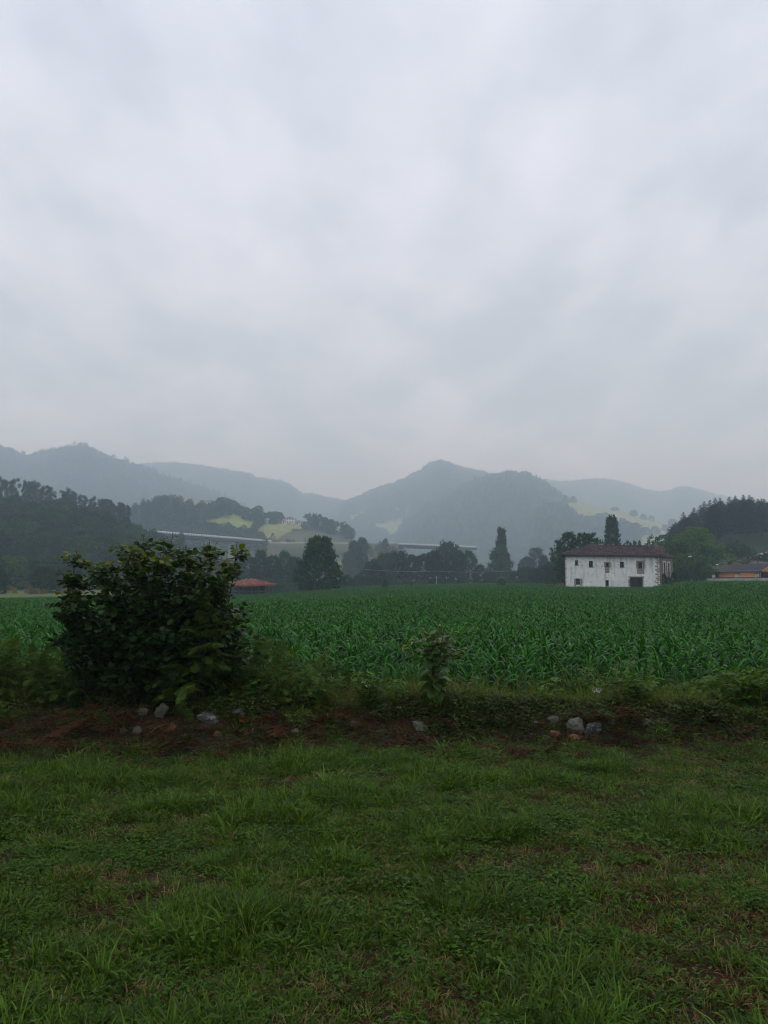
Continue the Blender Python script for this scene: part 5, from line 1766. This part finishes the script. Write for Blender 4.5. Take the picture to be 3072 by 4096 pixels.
ty = np.where((u >= .90) | ((wd > .60) & (u > .62)), 7 + rng.integers(0, 2, n), ty)
ty = np.where(u > .997, 9, ty)
s = .7 + .9 * np.clip(lush - .35, 0, .5) + rng.normal(size=n) * .12
s = np.clip(s, .45, 1.5)
scatter('meadow_grass', P, zrot(n, .12), np.stack([s * 1.1, s * 1.1, s], -1), ty, GR, 'short rough meadow grass with clover and bare patches')

# thatch: flat dead blades and small seedlings between the tufts
r_ = np.random.default_rng(205)
TH = [tuft(r_, 20, .07, .09, .0032, 2.6, 'dry'), tuft(r_, 18, .06, .09, .0030, 2.4, 'grass'), herb(r_, 14, .02, .012, 'weed'), herb(r_, 12, .012, .013, 'dead')]
P = meadow_points(15000, .6, 7.9)
P[:, 2] = zg(P[:, 0], P[:, 1])
n = len(P)
scatter('meadow_thatch', P, zrot(n, .1), uni(n, .6, 1.3), rng.choice([0, 1, 1, 2, 2, 3, 3], n), TH, 'dead blades, seedlings and litter between the grass tufts')

# ------------------------------------------------------------------ bank: litter, creeping cover, tall grass
def ground_at(px, py):
    """where the sight line through this pixel meets the ground"""
    lo, hi = 1.0, 60.0
    D = np.geomspace(lo, hi, 3000)
    p1_ = pt(px, py, 1.0)
    x_ = p1_.x * D; z_ = EYE + (p1_.z - EYE) * D
    below = np.where(z_ <= zg(x_, D))[0]
    i = below[0] if len(below) else 2999
    return Vector((x_[i], D[i], z_[i]))


# ------------------------------------------------------------------ stones of the tumbled bank
M['stone_grey'] = plain('grey_stone', (.21, .20, .175), (.10, .095, .08), 7, bump=.7, cc=(.075, .075, .035))
M['stone_pale'] = plain('pale_stone', (.22, .20, .175), (.11, .10, .085), 8, bump=.7, cc=(.10, .09, .065))
M['stone_dark'] = plain('dark_lichen_stone', (.085, .080, .072), (.045, .042, .038), 4, bump=.5, cc=(.42, .42, .39))
M['stone_rust'] = plain('rusty_stone', (.23, .105, .055), (.12, .06, .035), 5, bump=.5)
M['stone_moss'] = plain('mossy_stone', (.15, .15, .115), (.08, .085, .05), 6, bump=.5, cc=(.10, .085, .02))
r_ = np.random.default_rng(400)
STONES = []
for px, py, w, h, mt, sq, tilt, lb in [
    (640, 2842, 58, 66, 'stone_moss', .5, .1, 'upright rounded grey-green stone under the hazel bush'),
    (835, 2872, 104, 52, 'stone_dark', 1.2, .05, 'broad flat dark stone with white lichen patches below the ferns'),
    (955, 2846, 66, 40, 'stone_grey', .4, .0, 'rounded grey stone half hidden behind the lichen stone'),
    (548, 2926, 42, 38, 'stone_pale', .9, .5, 'tilted pinkish stone lying in the dead bracken'),
    (494, 2924, 36, 26, 'stone_pale', .4, .2, 'small pale round stone in the dead bracken'),
    (682, 2914, 32, 44, 'stone_rust', 1.2, .5, 'leaning brown slab in the dead bracken right of the pinkish stone'),
    (566, 2846, 56, 36, 'stone_moss', .6, .2, 'low mossy stone left of the upright stone under the hazel'),
    (868, 2938, 34, 26, 'stone_rust', .7, .3, 'small reddish stone below the lichen stone'),
    (1180, 2930, 44, 36, 'stone_pale', .8, .3, 'knobbly grey-pink stone at the foot of the bank'),
    (1256, 2930, 32, 24, 'stone_grey', .5, .1, 'small grey cobble next to the knobbly pinkish stone'),
    (1058, 2912, 62, 22, 'stone_moss', .9, .0, 'thin mossy slab poking out of the creeping leaves'),
    (1007, 2924, 22, 24, 'stone_grey', .4, .0, 'little round grey pebble beside the thin mossy slab'),
    (1410, 2896, 46, 26, 'stone_pale', .6, .2, 'pale mossy-topped stone between the ferns and the tall weed'),
    (1682, 2908, 70, 40, 'stone_moss', 1.0, .2, 'broad broken stone at the foot of the tall weed'),
    (1990, 2864, 60, 30, 'stone_pale', .2, .0, 'smooth oblong pale stone on top of the bank'),
    (2090, 2880, 38, 34, 'stone_moss', .5, .0, 'low mossy stone right of the smooth oblong stone'),
    (2216, 2874, 54, 36, 'stone_pale', .7, .1, 'whitish rough stone on the bank top'),
    (2270, 2872, 20, 20, 'stone_rust', .5, .0, 'tiny pinkish stone between the whitish and the blocky stone'),
    (2306, 2906, 78, 66, 'stone_grey', 1.8, .05, 'biggest blocky grey stone of the bank'),
    (2378, 2912, 74, 70, 'stone_dark', 1.6, .6, 'dark slab leaning right beside the blocky grey stone'),
    (2450, 2890, 36, 36, 'stone_moss', .5, .1, 'small mossy stone right of the leaning dark slab'),
    (2594, 2896, 50, 38, 'stone_grey', 1.4, .6, 'grey wedge-shaped stone tilted on the bank'),
    (2656, 2898, 34, 30, 'stone_moss', .5, .0, 'round brown-grey stone right of the wedge-shaped stone'),
    (2294, 2952, 56, 34, 'stone_rust', .7, .2, 'rust-orange stone below the blocky grey stone'),
    (2224, 2940, 48, 32, 'stone_rust', .8, .1, 'dull brown stone left of the rust-orange stone'),
    (2140, 2890, 34, 26, 'stone_dark', .6, .1, 'small dark stone in the leaves below the mossy one')]:
    g = ground_at(px, py + h * .42)
    k_ = g.y / (4 * FPX)
    me = rock_mesh(r_, 'stone', M[mt], 3, .30, sq)
    me.polygons.foreach_set('use_smooth', np.ones(len(me.polygons), bool)); me.set_sharp_from_angle(angle=R(28))
    o = link('stone', me, None, (g.x, g.y + w * k_ * .25, g.z + h * k_ * .32), (r_.normal() * .1, tilt, r_.normal() * .3), (w * k_ * .48, w * k_ * .40, h * k_ * .52))
    tag(o, lb, 'stone')
    STONES.append((g.x, g.y + w * k_ * .25, w * k_ * .5))



def clear(P, k=1.0):
    """True where no stone lies (a little ground in front of each stone is kept open too)"""
    ok = np.ones(len(P), bool)
    for sx_, sy_, sr_ in STONES:
        ok &= ((P[:, 0] - sx_) / (sr_ * 1.05)) ** 2 + ((P[:, 1] - sy_ + sr_ * .5) / (sr_ * 1.25)) ** 2 > k
    return ok


def frond_mesh(seed, mat, L=.5, pairs=13, dead=False):
    """one feathery frond, base at the origin, reaching along +Y and drooping at its tip"""
    r = np.random.default_rng(seed)
    nseg = 12
    pts = [Vector((0, 0, 0))]
    e = R(34)
    for i in range(nseg):
        e -= R(5.6) * r.uniform(.5, 1.5)
        if dead: e = R(6) + r.normal() * .15
        pts.append(pts[-1] + Vector((r.normal() * .006, math.cos(e), math.sin(e))) * L / nseg)
    at = lambda s: pts[min(int(s * nseg), nseg - 1)].lerp(pts[min(int(s * nseg) + 1, nseg)], s * nseg - int(s * nseg))
    P, D, N_, S = [], [], [], []
    ax = MB().tube(pts, [.004 * (1 - .8 * i / nseg) for i in range(nseg + 1)], 3)
    for k in range(pairs):
        s = .10 + .89 * (k / pairs) ** .95
        p = at(min(s, .995)); t = (at(min(s + .04, 1.)) - at(max(s - .04, 0))).normalized()
        ln = (.36 * (1 - (k / pairs)) ** .8 + .03) * r.uniform(.8, 1.15) * L
        up = Vector((1, 0, 0)).cross(t)
        for sg in (-1, 1):
            d = (Vector((sg, 0, 0)) + t * .55 + up * r.normal() * .2 + Vector((0, 0, -.22))).normalized()
            m = max(3, int(ln / .017))
            for j in range(m):
                q = p + d * ln * (j + .5) / m + Vector((0, 0, -.22 * ln * ((j + .5) / m) ** 2))
                pl = (.036 * (1 - .7 * j / m) + .006)
                sd2 = t - d * t.dot(d); sd2.normalize()
                for s2 in (-1, 1):
                    P.append(q[:]); D.append((sd2 * s2 + d * .5)[:]); N_.append((up + Vector((r.normal() * .35, r.normal() * .35, 0)))[:]); S.append(pl)
    tv = DIAMOND[0] * np.array([.62, 1, 1])
    V, F = stamp(tv, DIAMOND[1], np.array(P), frames(np.array(D), np.array(N_)), np.array(S))
    ax.add(V, F, np.repeat(r.random(len(P)), 4))
    return ax.mesh('frond', M[mat])


FR = [frond_mesh(300 + i, 'bracken') for i in range(5)]
FD = [frond_mesh(320 + i, 'dead', .7, 10, True) for i in range(3)]

# dead bracken litter at the foot of the bank
n = 900
P = np.stack([rng.uniform(-5.5, 5.5, n), rng.uniform(6.9, 8.25, n), np.zeros(n)], -1)
ln_ = fbm(P[:, 0] * .8 + 3, P[:, 1] * 2, 3, 91)
k_ = np.where(P[:, 0] < -.6, .55, np.where(ln_ > .55, .25, .03)) * sstep(7.1, 7.45, P[:, 1])
P = P[(rng.random(n) < k_) & clear(P)]
n = len(P); P[:, 2] = zg(P[:, 0], P[:, 1]) + .025
rt_ = zrot(n, .18)
scatter('dead_bracken_litter', P, rt_, uni(n, .25, .8), rng.integers(0, 3, n), FD, 'rusty brown dead bracken litter at the foot of the bank')

# thin green growth coming through the litter
n = 5200
P = np.stack([rng.uniform(-5.8, 5.8, n), rng.uniform(7.2, 8.75, n), np.zeros(n)], -1)
gn = fbm(P[:, 0] * 1.6 + 50, P[:, 1] * 2.4, 3, 95)
P = P[(rng.random(n) < np.clip((gn - .38) * 5, 0, 1) * np.where(P[:, 0] < -.8, .35, 1)) & clear(P)]
n = len(P); P[:, 2] = zg(P[:, 0], P[:, 1])
scatter('bank_seedlings', P, zrot(n, .15), uni(n, .45, .95), rng.choice([0, 1, 2, 6, 7, 8], n), GR, 'sparse young grass and herbs coming through the litter')

# fine brown twigs and dead leaves on the bank
r_ = np.random.default_rng(210)
mb = MB()
for i in range(14):
    p = Vector((r_.normal() * .08, r_.normal() * .08, .01 + .02 * r_.random())); a_ = r_.random() * TAU; l_ = r_.uniform(.05, .16)
    mb.tube([p, p + Vector((math.cos(a_) * l_ * .5, math.sin(a_) * l_ * .5, .012)), p + Vector((math.cos(a_ + .3) * l_, math.sin(a_ + .3) * l_, 0))], [.0022, .002, .001], 3)
TWG = mb.mesh('twigs', M['twig'])
LIT = herb(r_, 14, .02, .024, 'dead')
n = 1700
P = np.stack([rng.uniform(-5.6, 5.6, n), rng.normal(7.75, .38, n), np.zeros(n)], -1)
P = P[clear(P)]; n = len(P)
P[:, 2] = zg(P[:, 0], P[:, 1])
scatter('leaf_litter', P, zrot(n, .2), uni(n, .6, 1.4), (rng.random(n) < .6).astype(int), [TWG, LIT], 'dead leaves and fine twigs on the earth bank')

IVY = [herb(r_, 26, .06, .019, 'ivy') for _ in range(3)]
n = 5600
P = np.stack([rng.uniform(-5.8, 5.8, n), rng.normal(8.34, .22, n), np.zeros(n)], -1)
cov = fbm(P[:, 0] * 1.2 + 12, P[:, 1] * 2.2, 3, 101)
P = P[(rng.random(n) < np.clip((cov - .36) * 5, .05, 1)) & ((P[:, 0] > -.9) | (P[:, 1] > 8.2)) & clear(P)]
n = len(P); P[:, 2] = zg(P[:, 0], P[:, 1]) - .01
scatter('creeping_cover', P, zrot(n, .3), uni(n, .6, 1.5), rng.integers(0, 3, n), IVY, 'dark creeping leaves and moss over the earth bank')

r_ = np.random.default_rng(220)
BG = [tuft(r_, 40, .26, .05, .0035, 1.2, 'bank_grass') for _ in range(3)] + [tuft(r_, 26, .42, .04, .004, .7, 'bank_grass') for _ in range(2)] + [herb(r_, 24, .22, .045, 'weed'), herb(r_, 20, .30, .05, 'weed'), tuft(r_, 16, .38, .04, .003, .8, 'dry')]
n = 2600
P = np.stack([rng.uniform(-6.2, 6.2, n), rng.uniform(8.45, 9.75, n), np.zeros(n)], -1)
cov = fbm(P[:, 0] * .9 + 2, P[:, 1] * 1.4, 3, 111)
ty = np.where(cov > .56, rng.integers(0, 3, n), rng.choice([0, 3, 4, 5, 5, 6, 6, 7], n))
ty = np.where((P[:, 0] < 1.0) & (rng.random(n) < .6), rng.choice([5, 6, 4, 7], n), ty)
P[:, 2] = zg(P[:, 0], P[:, 1])
keep = rng.random(n) < np.where(P[:, 1] > 9.4, .5, .9)
sc_ = uni(n, .65, 1.25) * (1 + .25 * (P[:, 0] > 2.0))[:, None]
keep &= clear(P)
scatter('bank_grass', P[keep], zrot(n, .1)[keep], sc_[keep], ty[keep], BG, 'pale tall grass and weeds between the bank and the maize')

# ------------------------------------------------------------------ hazel bush
hb = ground_at(600, 2852)
hb = Vector((hb.x, 8.75, zg1(hb.x, 8.75)))
bush = thing('hazel_bush', 'large dark hazel bush with yellow-green shoot tips above the bank', 'bush', tuple(hb))
r_ = np.random.default_rng(500)
stems = MB(); leafP, leafD, leafN, leafS, leafV = [], [], [], [], []


def shoot(p0, p1, rad, n_leaf, ls, tipv, sag=.0, k=8, out_from=.12):
    p0, p1 = Vector(p0), Vector(p1)
    L = (p1 - p0).length
    bend = Vector((r_.normal(), r_.normal(), abs(r_.normal()) * .6)) * L * .07
    pts = [p0.lerp(p1, i / k) + bend * math.sin(math.pi * i / k) - Vector((0, 0, sag * L * (i / k) ** 2)) for i in range(k + 1)]
    stems.tube(pts, [rad * (1 - .8 * i / k) for i in range(k + 1)], 5)
    for j in range(n_leaf):
        s = out_from + (1 - out_from) * (j + .5) / n_leaf
        i = min(int(s * k), k - 1)
        p = pts[i].lerp(pts[i + 1], s * k - i)
        t = (pts[i + 1] - pts[i]).normalized()
        an = j * 2.4 + r_.random() * .9
        rd = Vector((math.cos(an), math.sin(an), .1))
        d = (rd - t * rd.dot(t) * .5 + t * .35).normalized()
        q = p + d * .03
        leafP.append(q[:]); leafD.append((d + Vector((0, 0, -.25 + r_.normal() * .3)))[:])
        leafN.append((Vector((r_.normal() * .45, r_.normal() * .45, .9)) + rd * .3)[:])
        leafS.append(ls * r_.uniform(.65, 1.2) * (1 - .2 * max(0, s - .75) / .25 * tipv))
        leafV.append(min(1, max(0, (r_.random() * .35 + .55 * min(1, max(0, (p.z - .9) / .9))) + tipv * max(0, s - .72) * 1.6)))  # colour lightens with height, painted-in sunlight on the top; young shoot ends lighter too
    return pts


tips = [(345, 2250), (285, 2300), (255, 2440), (270, 2520), (308, 2200), (238, 2368), (425, 2245), (470, 2172), (505, 2235), (572, 2138), (605, 2225), (645, 2210), (692, 2132), (742, 2185), (790, 2225), (838, 2158), (868, 2230), (948, 2168), (935, 2290), (900, 2330), (915, 2420), (925, 2540), (915, 2630), (890, 2700), (228, 2470), (215, 2560), (240, 2655), (300, 2740), (360, 2270), (270, 2300), (540, 2230), (900, 2240), (250, 2420), (660, 2230)]
for px, py in tips:
    D = 8.75 + r_.uniform(-.45, .55)
    e_ = pt(px, py, D) - hb
    b_ = Vector((r_.normal() * .22, r_.normal() * .16, 0))
    pts = shoot(b_, e_, .014, 54, .074, 1.0, 0)
    for q in (2, 3, 4, 4, 5, 5, 6, 6, 6, 7, 7, 7):
        p = pts[q]
        o_ = Vector((r_.normal(), r_.normal(), r_.uniform(.0, .9) + (.9 if q > 5 else 0))).normalized() * (r_.uniform(.13, .25) if q > 5 else r_.uniform(.2, .4))
        shoot(p, p + o_, .006, 16, .076, .55 if o_.z > 0 and q > 5 else .15, .08, 4)
# inner and lower shoots fill the dome
for i in range(640):
    th = r_.random() * TAU; v = r_.random()
    z = .12 + 1.42 * v
    rad = 1.06 * (math.sin(math.pi * min(.22 + .62 * v, 1)) ** .8) * r_.uniform(.45, 1.0)
    e_ = Vector((math.cos(th) * rad + .02, math.sin(th) * rad * .72, z))
    b_ = Vector((e_.x * .35, e_.y * .35, z * .55))
    shoot(b_, e_, .006, 17, .080, .12, .05, 5, .3)
stems.obj('stems', M['twig'], bush)
P = np.array(leafP); n = len(P)
lv, lf = round_leaf(.42, .09, .16)
Mx = frames(np.array(leafD), np.array(leafN))
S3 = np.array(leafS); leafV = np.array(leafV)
wpos = P + np.array(hb)
showing = np.argsort(wpos[:, 1] - .35 * wpos[:, 2] + rng.random(n) * .5)[:300]
rest = np.ones(n, bool); rest[showing] = False
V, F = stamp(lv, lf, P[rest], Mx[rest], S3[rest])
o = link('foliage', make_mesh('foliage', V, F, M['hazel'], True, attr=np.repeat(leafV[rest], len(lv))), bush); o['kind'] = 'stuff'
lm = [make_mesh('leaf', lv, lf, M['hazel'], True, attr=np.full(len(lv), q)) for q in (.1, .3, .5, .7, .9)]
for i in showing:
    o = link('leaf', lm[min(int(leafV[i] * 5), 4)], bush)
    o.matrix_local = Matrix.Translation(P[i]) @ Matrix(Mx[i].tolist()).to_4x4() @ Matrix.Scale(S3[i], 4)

# ------------------------------------------------------------------ bracken ferns
def fern(px, pyb, H, n, label, D=None, spread=1.0, seed=0, group=None):
    """bracken: upright stalks that carry their fronds in opposite, drooping tiers"""
    r = np.random.default_rng(seed + 600)
    D = D or 8.9
    x_ = az(px) * D
    root = thing('bracken_fern', label, 'fern', (x_, D, zg1(x_, D) - .02), 0, group)
    for i in range(2 if n < 9 else 3):
        h = H * (1 if i == 0 else r.uniform(.65, .9))
        lx, ly = r.normal() * .10, r.normal() * .08
        b_ = Vector((r.normal() * .07, r.normal() * .07, 0))
        st_ = lambda s: b_ + Vector((lx * s * s, ly * s * s, h * s))
        MB().tube([st_(0), st_(.5), st_(1)], [.006, .0045, .002], 5).obj('stalk', M['weed_stem'], root)
        a0 = r.random() * TAU
        tiers = 6
        for k in range(tiers):
            s = .34 + .64 * k / (tiers - 1)
            for q in range(2):
                o = link('frond', FR[r.integers(5)], root, tuple(st_(s)))
                o.rotation_euler = (r.normal() * .22 + .25 * k / tiers, r.normal() * .2, a0 + math.pi * q + k * .9 + r.normal() * .25)
                f = (.84 - .46 * k / (tiers - 1)) * spread * (.55 + .45 * H) * r.uniform(.75, 1.2)
                o.scale = (f, f, f)
        o = link('frond', FR[r.integers(5)], root, tuple(st_(1)), (.9, 0, a0 + r.random()), (.42,) * 3)
    return root


fern(770, 2850, 1.12, 9, 'tallest bracken fern, yellow-green, in front of the right side of the hazel', 8.25, seed=1)
fern(700, 2860, .48, 6, 'low bracken fern at the foot of the hazel beside the lichen stone', 8.2, seed=2)
for i, px in enumerate([-90, -20, 30, 85, 130, 185, 230, 280, 60, 160, 0, 330]):
    fern(px, 2800, rng.uniform(.66, .82), 9, 'bracken fern in the dense patch left of the hazel bush', 8.75 + rng.uniform(-.25, .55), seed=10 + i, group='bracken left of the hazel')
for i, px in enumerate([900, 945, 990, 1030, 1075, 1110, 960, 1050]):
    fern(px, 2800, rng.uniform(.66, .84), 8, 'bracken fern in the patch right of the hazel bush', 8.85 + rng.uniform(-.2, .45), seed=40 + i, group='bracken right of the hazel')
for i, (px, h_) in enumerate([(1160, .70), (1210, .74), (1265, .64), (1325, .62), (1180, .55), (1390, .46), (1440, .40)]):
    fern(px, 2830, h_, 7, 'lower bracken fern between the hazel patch and the tall weed', 8.75 + .1 * i, seed=60 + i, group='low bracken by the maize')
fern(1240, 2880, .38, 5, 'small bracken fern low on the bank below the other ferns', 8.45, seed=70)

# ------------------------------------------------------------------ tall weed, dock, foxgloves, bindweed, twigs
r_ = np.random.default_rng(700)
M['weed_pale'] = foliage('yellowing_leaf', (.20, .20, .045), (.30, .27, .07), .35, .5)
M['weed_broad'] = foliage('broad_weed_leaf', (.030, .065, .012), (.060, .110, .018), .35, .45)
g = ground_at(1735, 2890)
g = Vector((g.x, 8.45, zg1(g.x, 8.45)))
tw = thing('tall_weed', 'tall branching weed with dark stems, broad lower leaves and yellowing tips', 'plant', tuple(g))
blv, blf = round_leaf(.44, .08, .2)
big = make_mesh('broad_leaf', blv, blf, M['weed_broad'], True, attr=np.full(len(blv), .5))
pale = make_mesh('yellow_leaf', *fold_leaf(.22, .12, .2), M['weed_pale'], attr=np.full(8, .5))
def put_leaf(me, parent, p, d, n_, s, name):
    fm = frames(np.array([d[:]]), np.array([n_[:]]))[0]
    o = link(name, me, parent)
    o.matrix_local = Matrix.Translation(p) @ Matrix(fm.tolist()).to_4x4() @ Matrix.Scale(s, 4)
for bx, tx, ty_ in ((1722, 1735, 2540), (1738, 1775, 2510), (1750, 1715, 2590)):
    b_ = Vector((pt(bx, 2320, g.y).x - g.x, r_.normal() * .03, -.05))
    e_ = pt(tx, ty_, g.y) - g
    pts = [b_.lerp(e_, i / 6) + Vector((r_.normal() * .01, r_.normal() * .01, 0)) for i in range(7)]
    MB().tube(pts, [.010 * (1 - .6 * i / 6) for i in range(7)], 6).obj('stem', M['weed_stem'], tw, True)
    for j in range(22):
        s = .22 + .76 * j / 22
        p = b_.lerp(e_, s)
        an = j * 2.4 + r_.random()
        d = Vector((math.cos(an), math.sin(an), -.25 + .4 * r_.normal() * .5))
        put_leaf(big, tw, p + d * .02, d, Vector((r_.normal() * .3, r_.normal() * .3, 1)), (.17 - .10 * s) * r_.uniform(.75, 1.2), 'broad_leaf')
    for k in range(7):
        s = .5 + .07 * k
        p = b_.lerp(e_, s)
        q = pt(r_.uniform(1620, 1870), r_.uniform(2480, 2640), g.y + r_.normal() * .1) - g
        MB().tube([p, p.lerp(q, .5) + Vector((0, 0, .03)), q], [.0035, .0025, .0012], 4).obj('branch', M['weed_stem'], tw)
        for j in range(7):
            w_ = p.lerp(q, .35 + .65 * j / 7)
            an = r_.random() * TAU
            put_leaf(big if j < 5 else pale, tw, w_, Vector((math.cos(an), math.sin(an) * .6, -.1)), Vector((r_.normal() * .3, r_.normal() * .4, 1)), (.075 if j < 5 else .07) * r_.uniform(.7, 1.3), 'small_leaf' if j < 5 else 'yellow_leaf')

M['seed'] = plain('brown_seed_heads', (.12, .085, .035), (.07, .045, .02), 30)
for px, top, D, lb in [(1990, 2710, 9.1, 'dried dock with brown seed heads left of the bent stalk'), (2085, 2690, 9.2, 'tallest dried dock with brown seed heads before the maize'), (2125, 2720, 9.0, 'short dried dock with a yellow leaf beside the taller dock'), (1880, 2740, 9.0, 'green dock stalk right of the tall weed'), (2200, 2760, 9.1, 'brownish dock behind the whitish stone'), (1530, 2720, 9.1, 'straw-coloured dock stalk left of the tall weed'), (2580, 2760, 9.2, 'low green dock behind the wedge-shaped stone')]:
    t_ = pt(px, top, D); zb = zg1(t_.x, D)
    root = thing('dock_plant', lb, 'plant', (t_.x, D, zb - .02))
    H = t_.z - zb
    MB().tube([(0, 0, 0), (.01, 0, H * .5), (-.01, 0, H)], [.006, .005, .002], 5).obj('stem', M['straw'], root)
    sp, sdv, sn_, ss = [], [], [], []
    for j in range(90):
        s = .45 + .55 * r_.random(); rr = .028 * (1.05 - s) * 2 + .004
        sp.append((r_.normal() * rr, r_.normal() * rr, H * s)); sdv.append(r_.normal(size=3)); sn_.append(r_.normal(size=3)); ss.append(r_.uniform(.010, .02))
    V, F = stamp(*DIAMOND, np.array(sp), frames(np.array(sdv), np.array(sn_)), np.array(ss))
    link('seed_head', make_mesh('seed_head', V, F, M['seed']), root)
    for j in range(5):
        an = r_.random() * TAU
        put_leaf(big if j else pale, root, Vector((0, 0, H * (.1 + .1 * j))), Vector((math.cos(an), math.sin(an), .2)), Vector((0, 0, 1)), r_.uniform(.07, .13), 'leaf')

M['petal'] = plain('foxglove_petal', (.24, .10, .19), (.16, .06, .12), 30, rough=.6)
M['petal_w'] = plain('white_petal', (.82, .82, .80), (.74, .74, .72), 30, rough=.6)
for px, top, D, lb in [(2254, 2722, 9.4, 'lone pale purple foxglove spike behind the whitish stone'), (2660, 2752, 9.3, 'shorter purple foxglove spike in front of the right-hand maize'), (2690, 2726, 9.45, 'taller purple foxglove spike beside a shorter one')]:
    t_ = pt(px, top, D); zb = zg1(t_.x, D)
    root = thing('foxglove', lb, 'flower', (t_.x, D, zb - .02))
    H = t_.z - zb
    MB().tube([(0, 0, 0), (.008, 0, H)], [.005, .002], 5).obj('stem', M['corn_stem'], root)
    bell = MB().tube([(0, 0, 0), (.008, 0, -.006), (.016, 0, -.014)], [.002, .004, .006], 6).mesh('bell', M['petal'], True)
    for j in range(15):
        link('bell', bell, root, (.004, 0, H * (.66 + .33 * j / 15)), (0, 0, j * 2.4), (1.2 - .05 * j,) * 3)
    for j in range(7):
        an = j * 2.4
        put_leaf(big, root, Vector((0, 0, .03 + .03 * j)), Vector((math.cos(an), math.sin(an), .3)), Vector((0, 0, 1)), .12, 'leaf')
for px, py, D, lb in [(2376, 2762, 9.15, 'left white bindweed bloom of a pair before the maize'), (2394, 2764, 9.17, 'right white bindweed bloom of a pair before the maize'), (1455, 2738, 9.1, 'white bindweed bloom high beside the low ferns'), (1472, 2745, 9.12, 'white bindweed bloom just below and right of another by the ferns'), (1133, 2822, 8.6, 'single white bindweed bloom under the right bracken patch')]:
    t_ = pt(px, py, D); zb = zg1(t_.x, D)
    root = thing('bindweed', lb, 'flower', (t_.x, D, zb))
    H = t_.z - zb
    MB().tube([(0, .02, -.02), (.02, .03, H * .5), (0, .02, H)], [.0025, .002, .0015], 4).obj('stem', M['corn_stem'], root)
    mb = MB().tube([(0, .02, H), (0, 0, H + .006), (0, -.02, H + .012), (0, -.026, H + .012)], [.003, .008, .022, .030], 10)
    mb.obj('bloom', M['petal_w'], root, True)
    for j in range(4):
        an = r_.random() * TAU
        put_leaf(big, root, Vector((0, .02, H * (.3 + .15 * j))), Vector((math.cos(an), math.sin(an), 0)), Vector((0, -.3, 1)), .06, 'leaf')

for pts_, rad, mt, lb in [([(250, 2945), (320, 2905), (380, 2862), (430, 2832)], .006, 'straw', 'long pale fallen bracken stalk leaning up towards the hazel'),
                          ([(375, 2922), (400, 2945), (402, 2975)], .005, 'straw', 'forked dry twig lying in the dead bracken'),
                          ([(585, 2955), (630, 2920), (690, 2900)], .005, 'straw', 'dry reddish twig beside the leaning brown slab'),
                          ([(2560, 2915), (2630, 2935), (2700, 2940)], .006, 'dead', 'reddish dead bracken stalk below the wedge-shaped stone'),
                          ([(2580, 2912), (2640, 2950), (2690, 2985)], .006, 'dead', 'second reddish dead stalk fanning out below the wedge-shaped stone'),
                          ([(2545, 2905), (2640, 2945), (2660, 2975)], .005, 'dead', 'thin dead stalk under the fanned reddish stalks'),
                          ([(1120, 2955), (1190, 2940), (1250, 2900)], .004, 'straw', 'thin dry stalk by the knobbly stone')]:
    P3 = [ground_at(px, py) + Vector((0, 0, .03)) for px, py in pts_]
    o_ = P3[0].copy()
    mb = MB().tube([p - o_ for p in P3], [rad, rad * .8] + [rad * .4] * (len(P3) - 2), 5)
    for j in range(4):
        p = (P3[-2] - o_).lerp(P3[-1] - o_, .2 + .2 * j)
        mb.tube([p, p + Vector((r_.normal() * .07, r_.normal() * .04, .02 + .02 * r_.random()))], [rad * .4, rad * .15], 3)
    o = mb.obj('dry_stalk', M[mt]); o.location = o_
    tag(o, lb, 'stalk')

# ------------------------------------------------------------------ the misty air
m, nt, out = mat_new('mist')
pv = nd(nt, 'ShaderNodeVolumePrincipled', {'Color': (0.70, 0.87, 1.0, 1), 'Absorption Color': (1, 1, 1, 1), 'Density': 0.00072, 'Anisotropy': 0.0})
nt.links.new(pv.outputs[0], out.inputs['Volume'])
hzo = MB().box(-14000, 14000, -900, 5900, -7, 500).obj('haze', m)
tag(hzo, 'thin even mist filling the whole valley', kind='stuff')
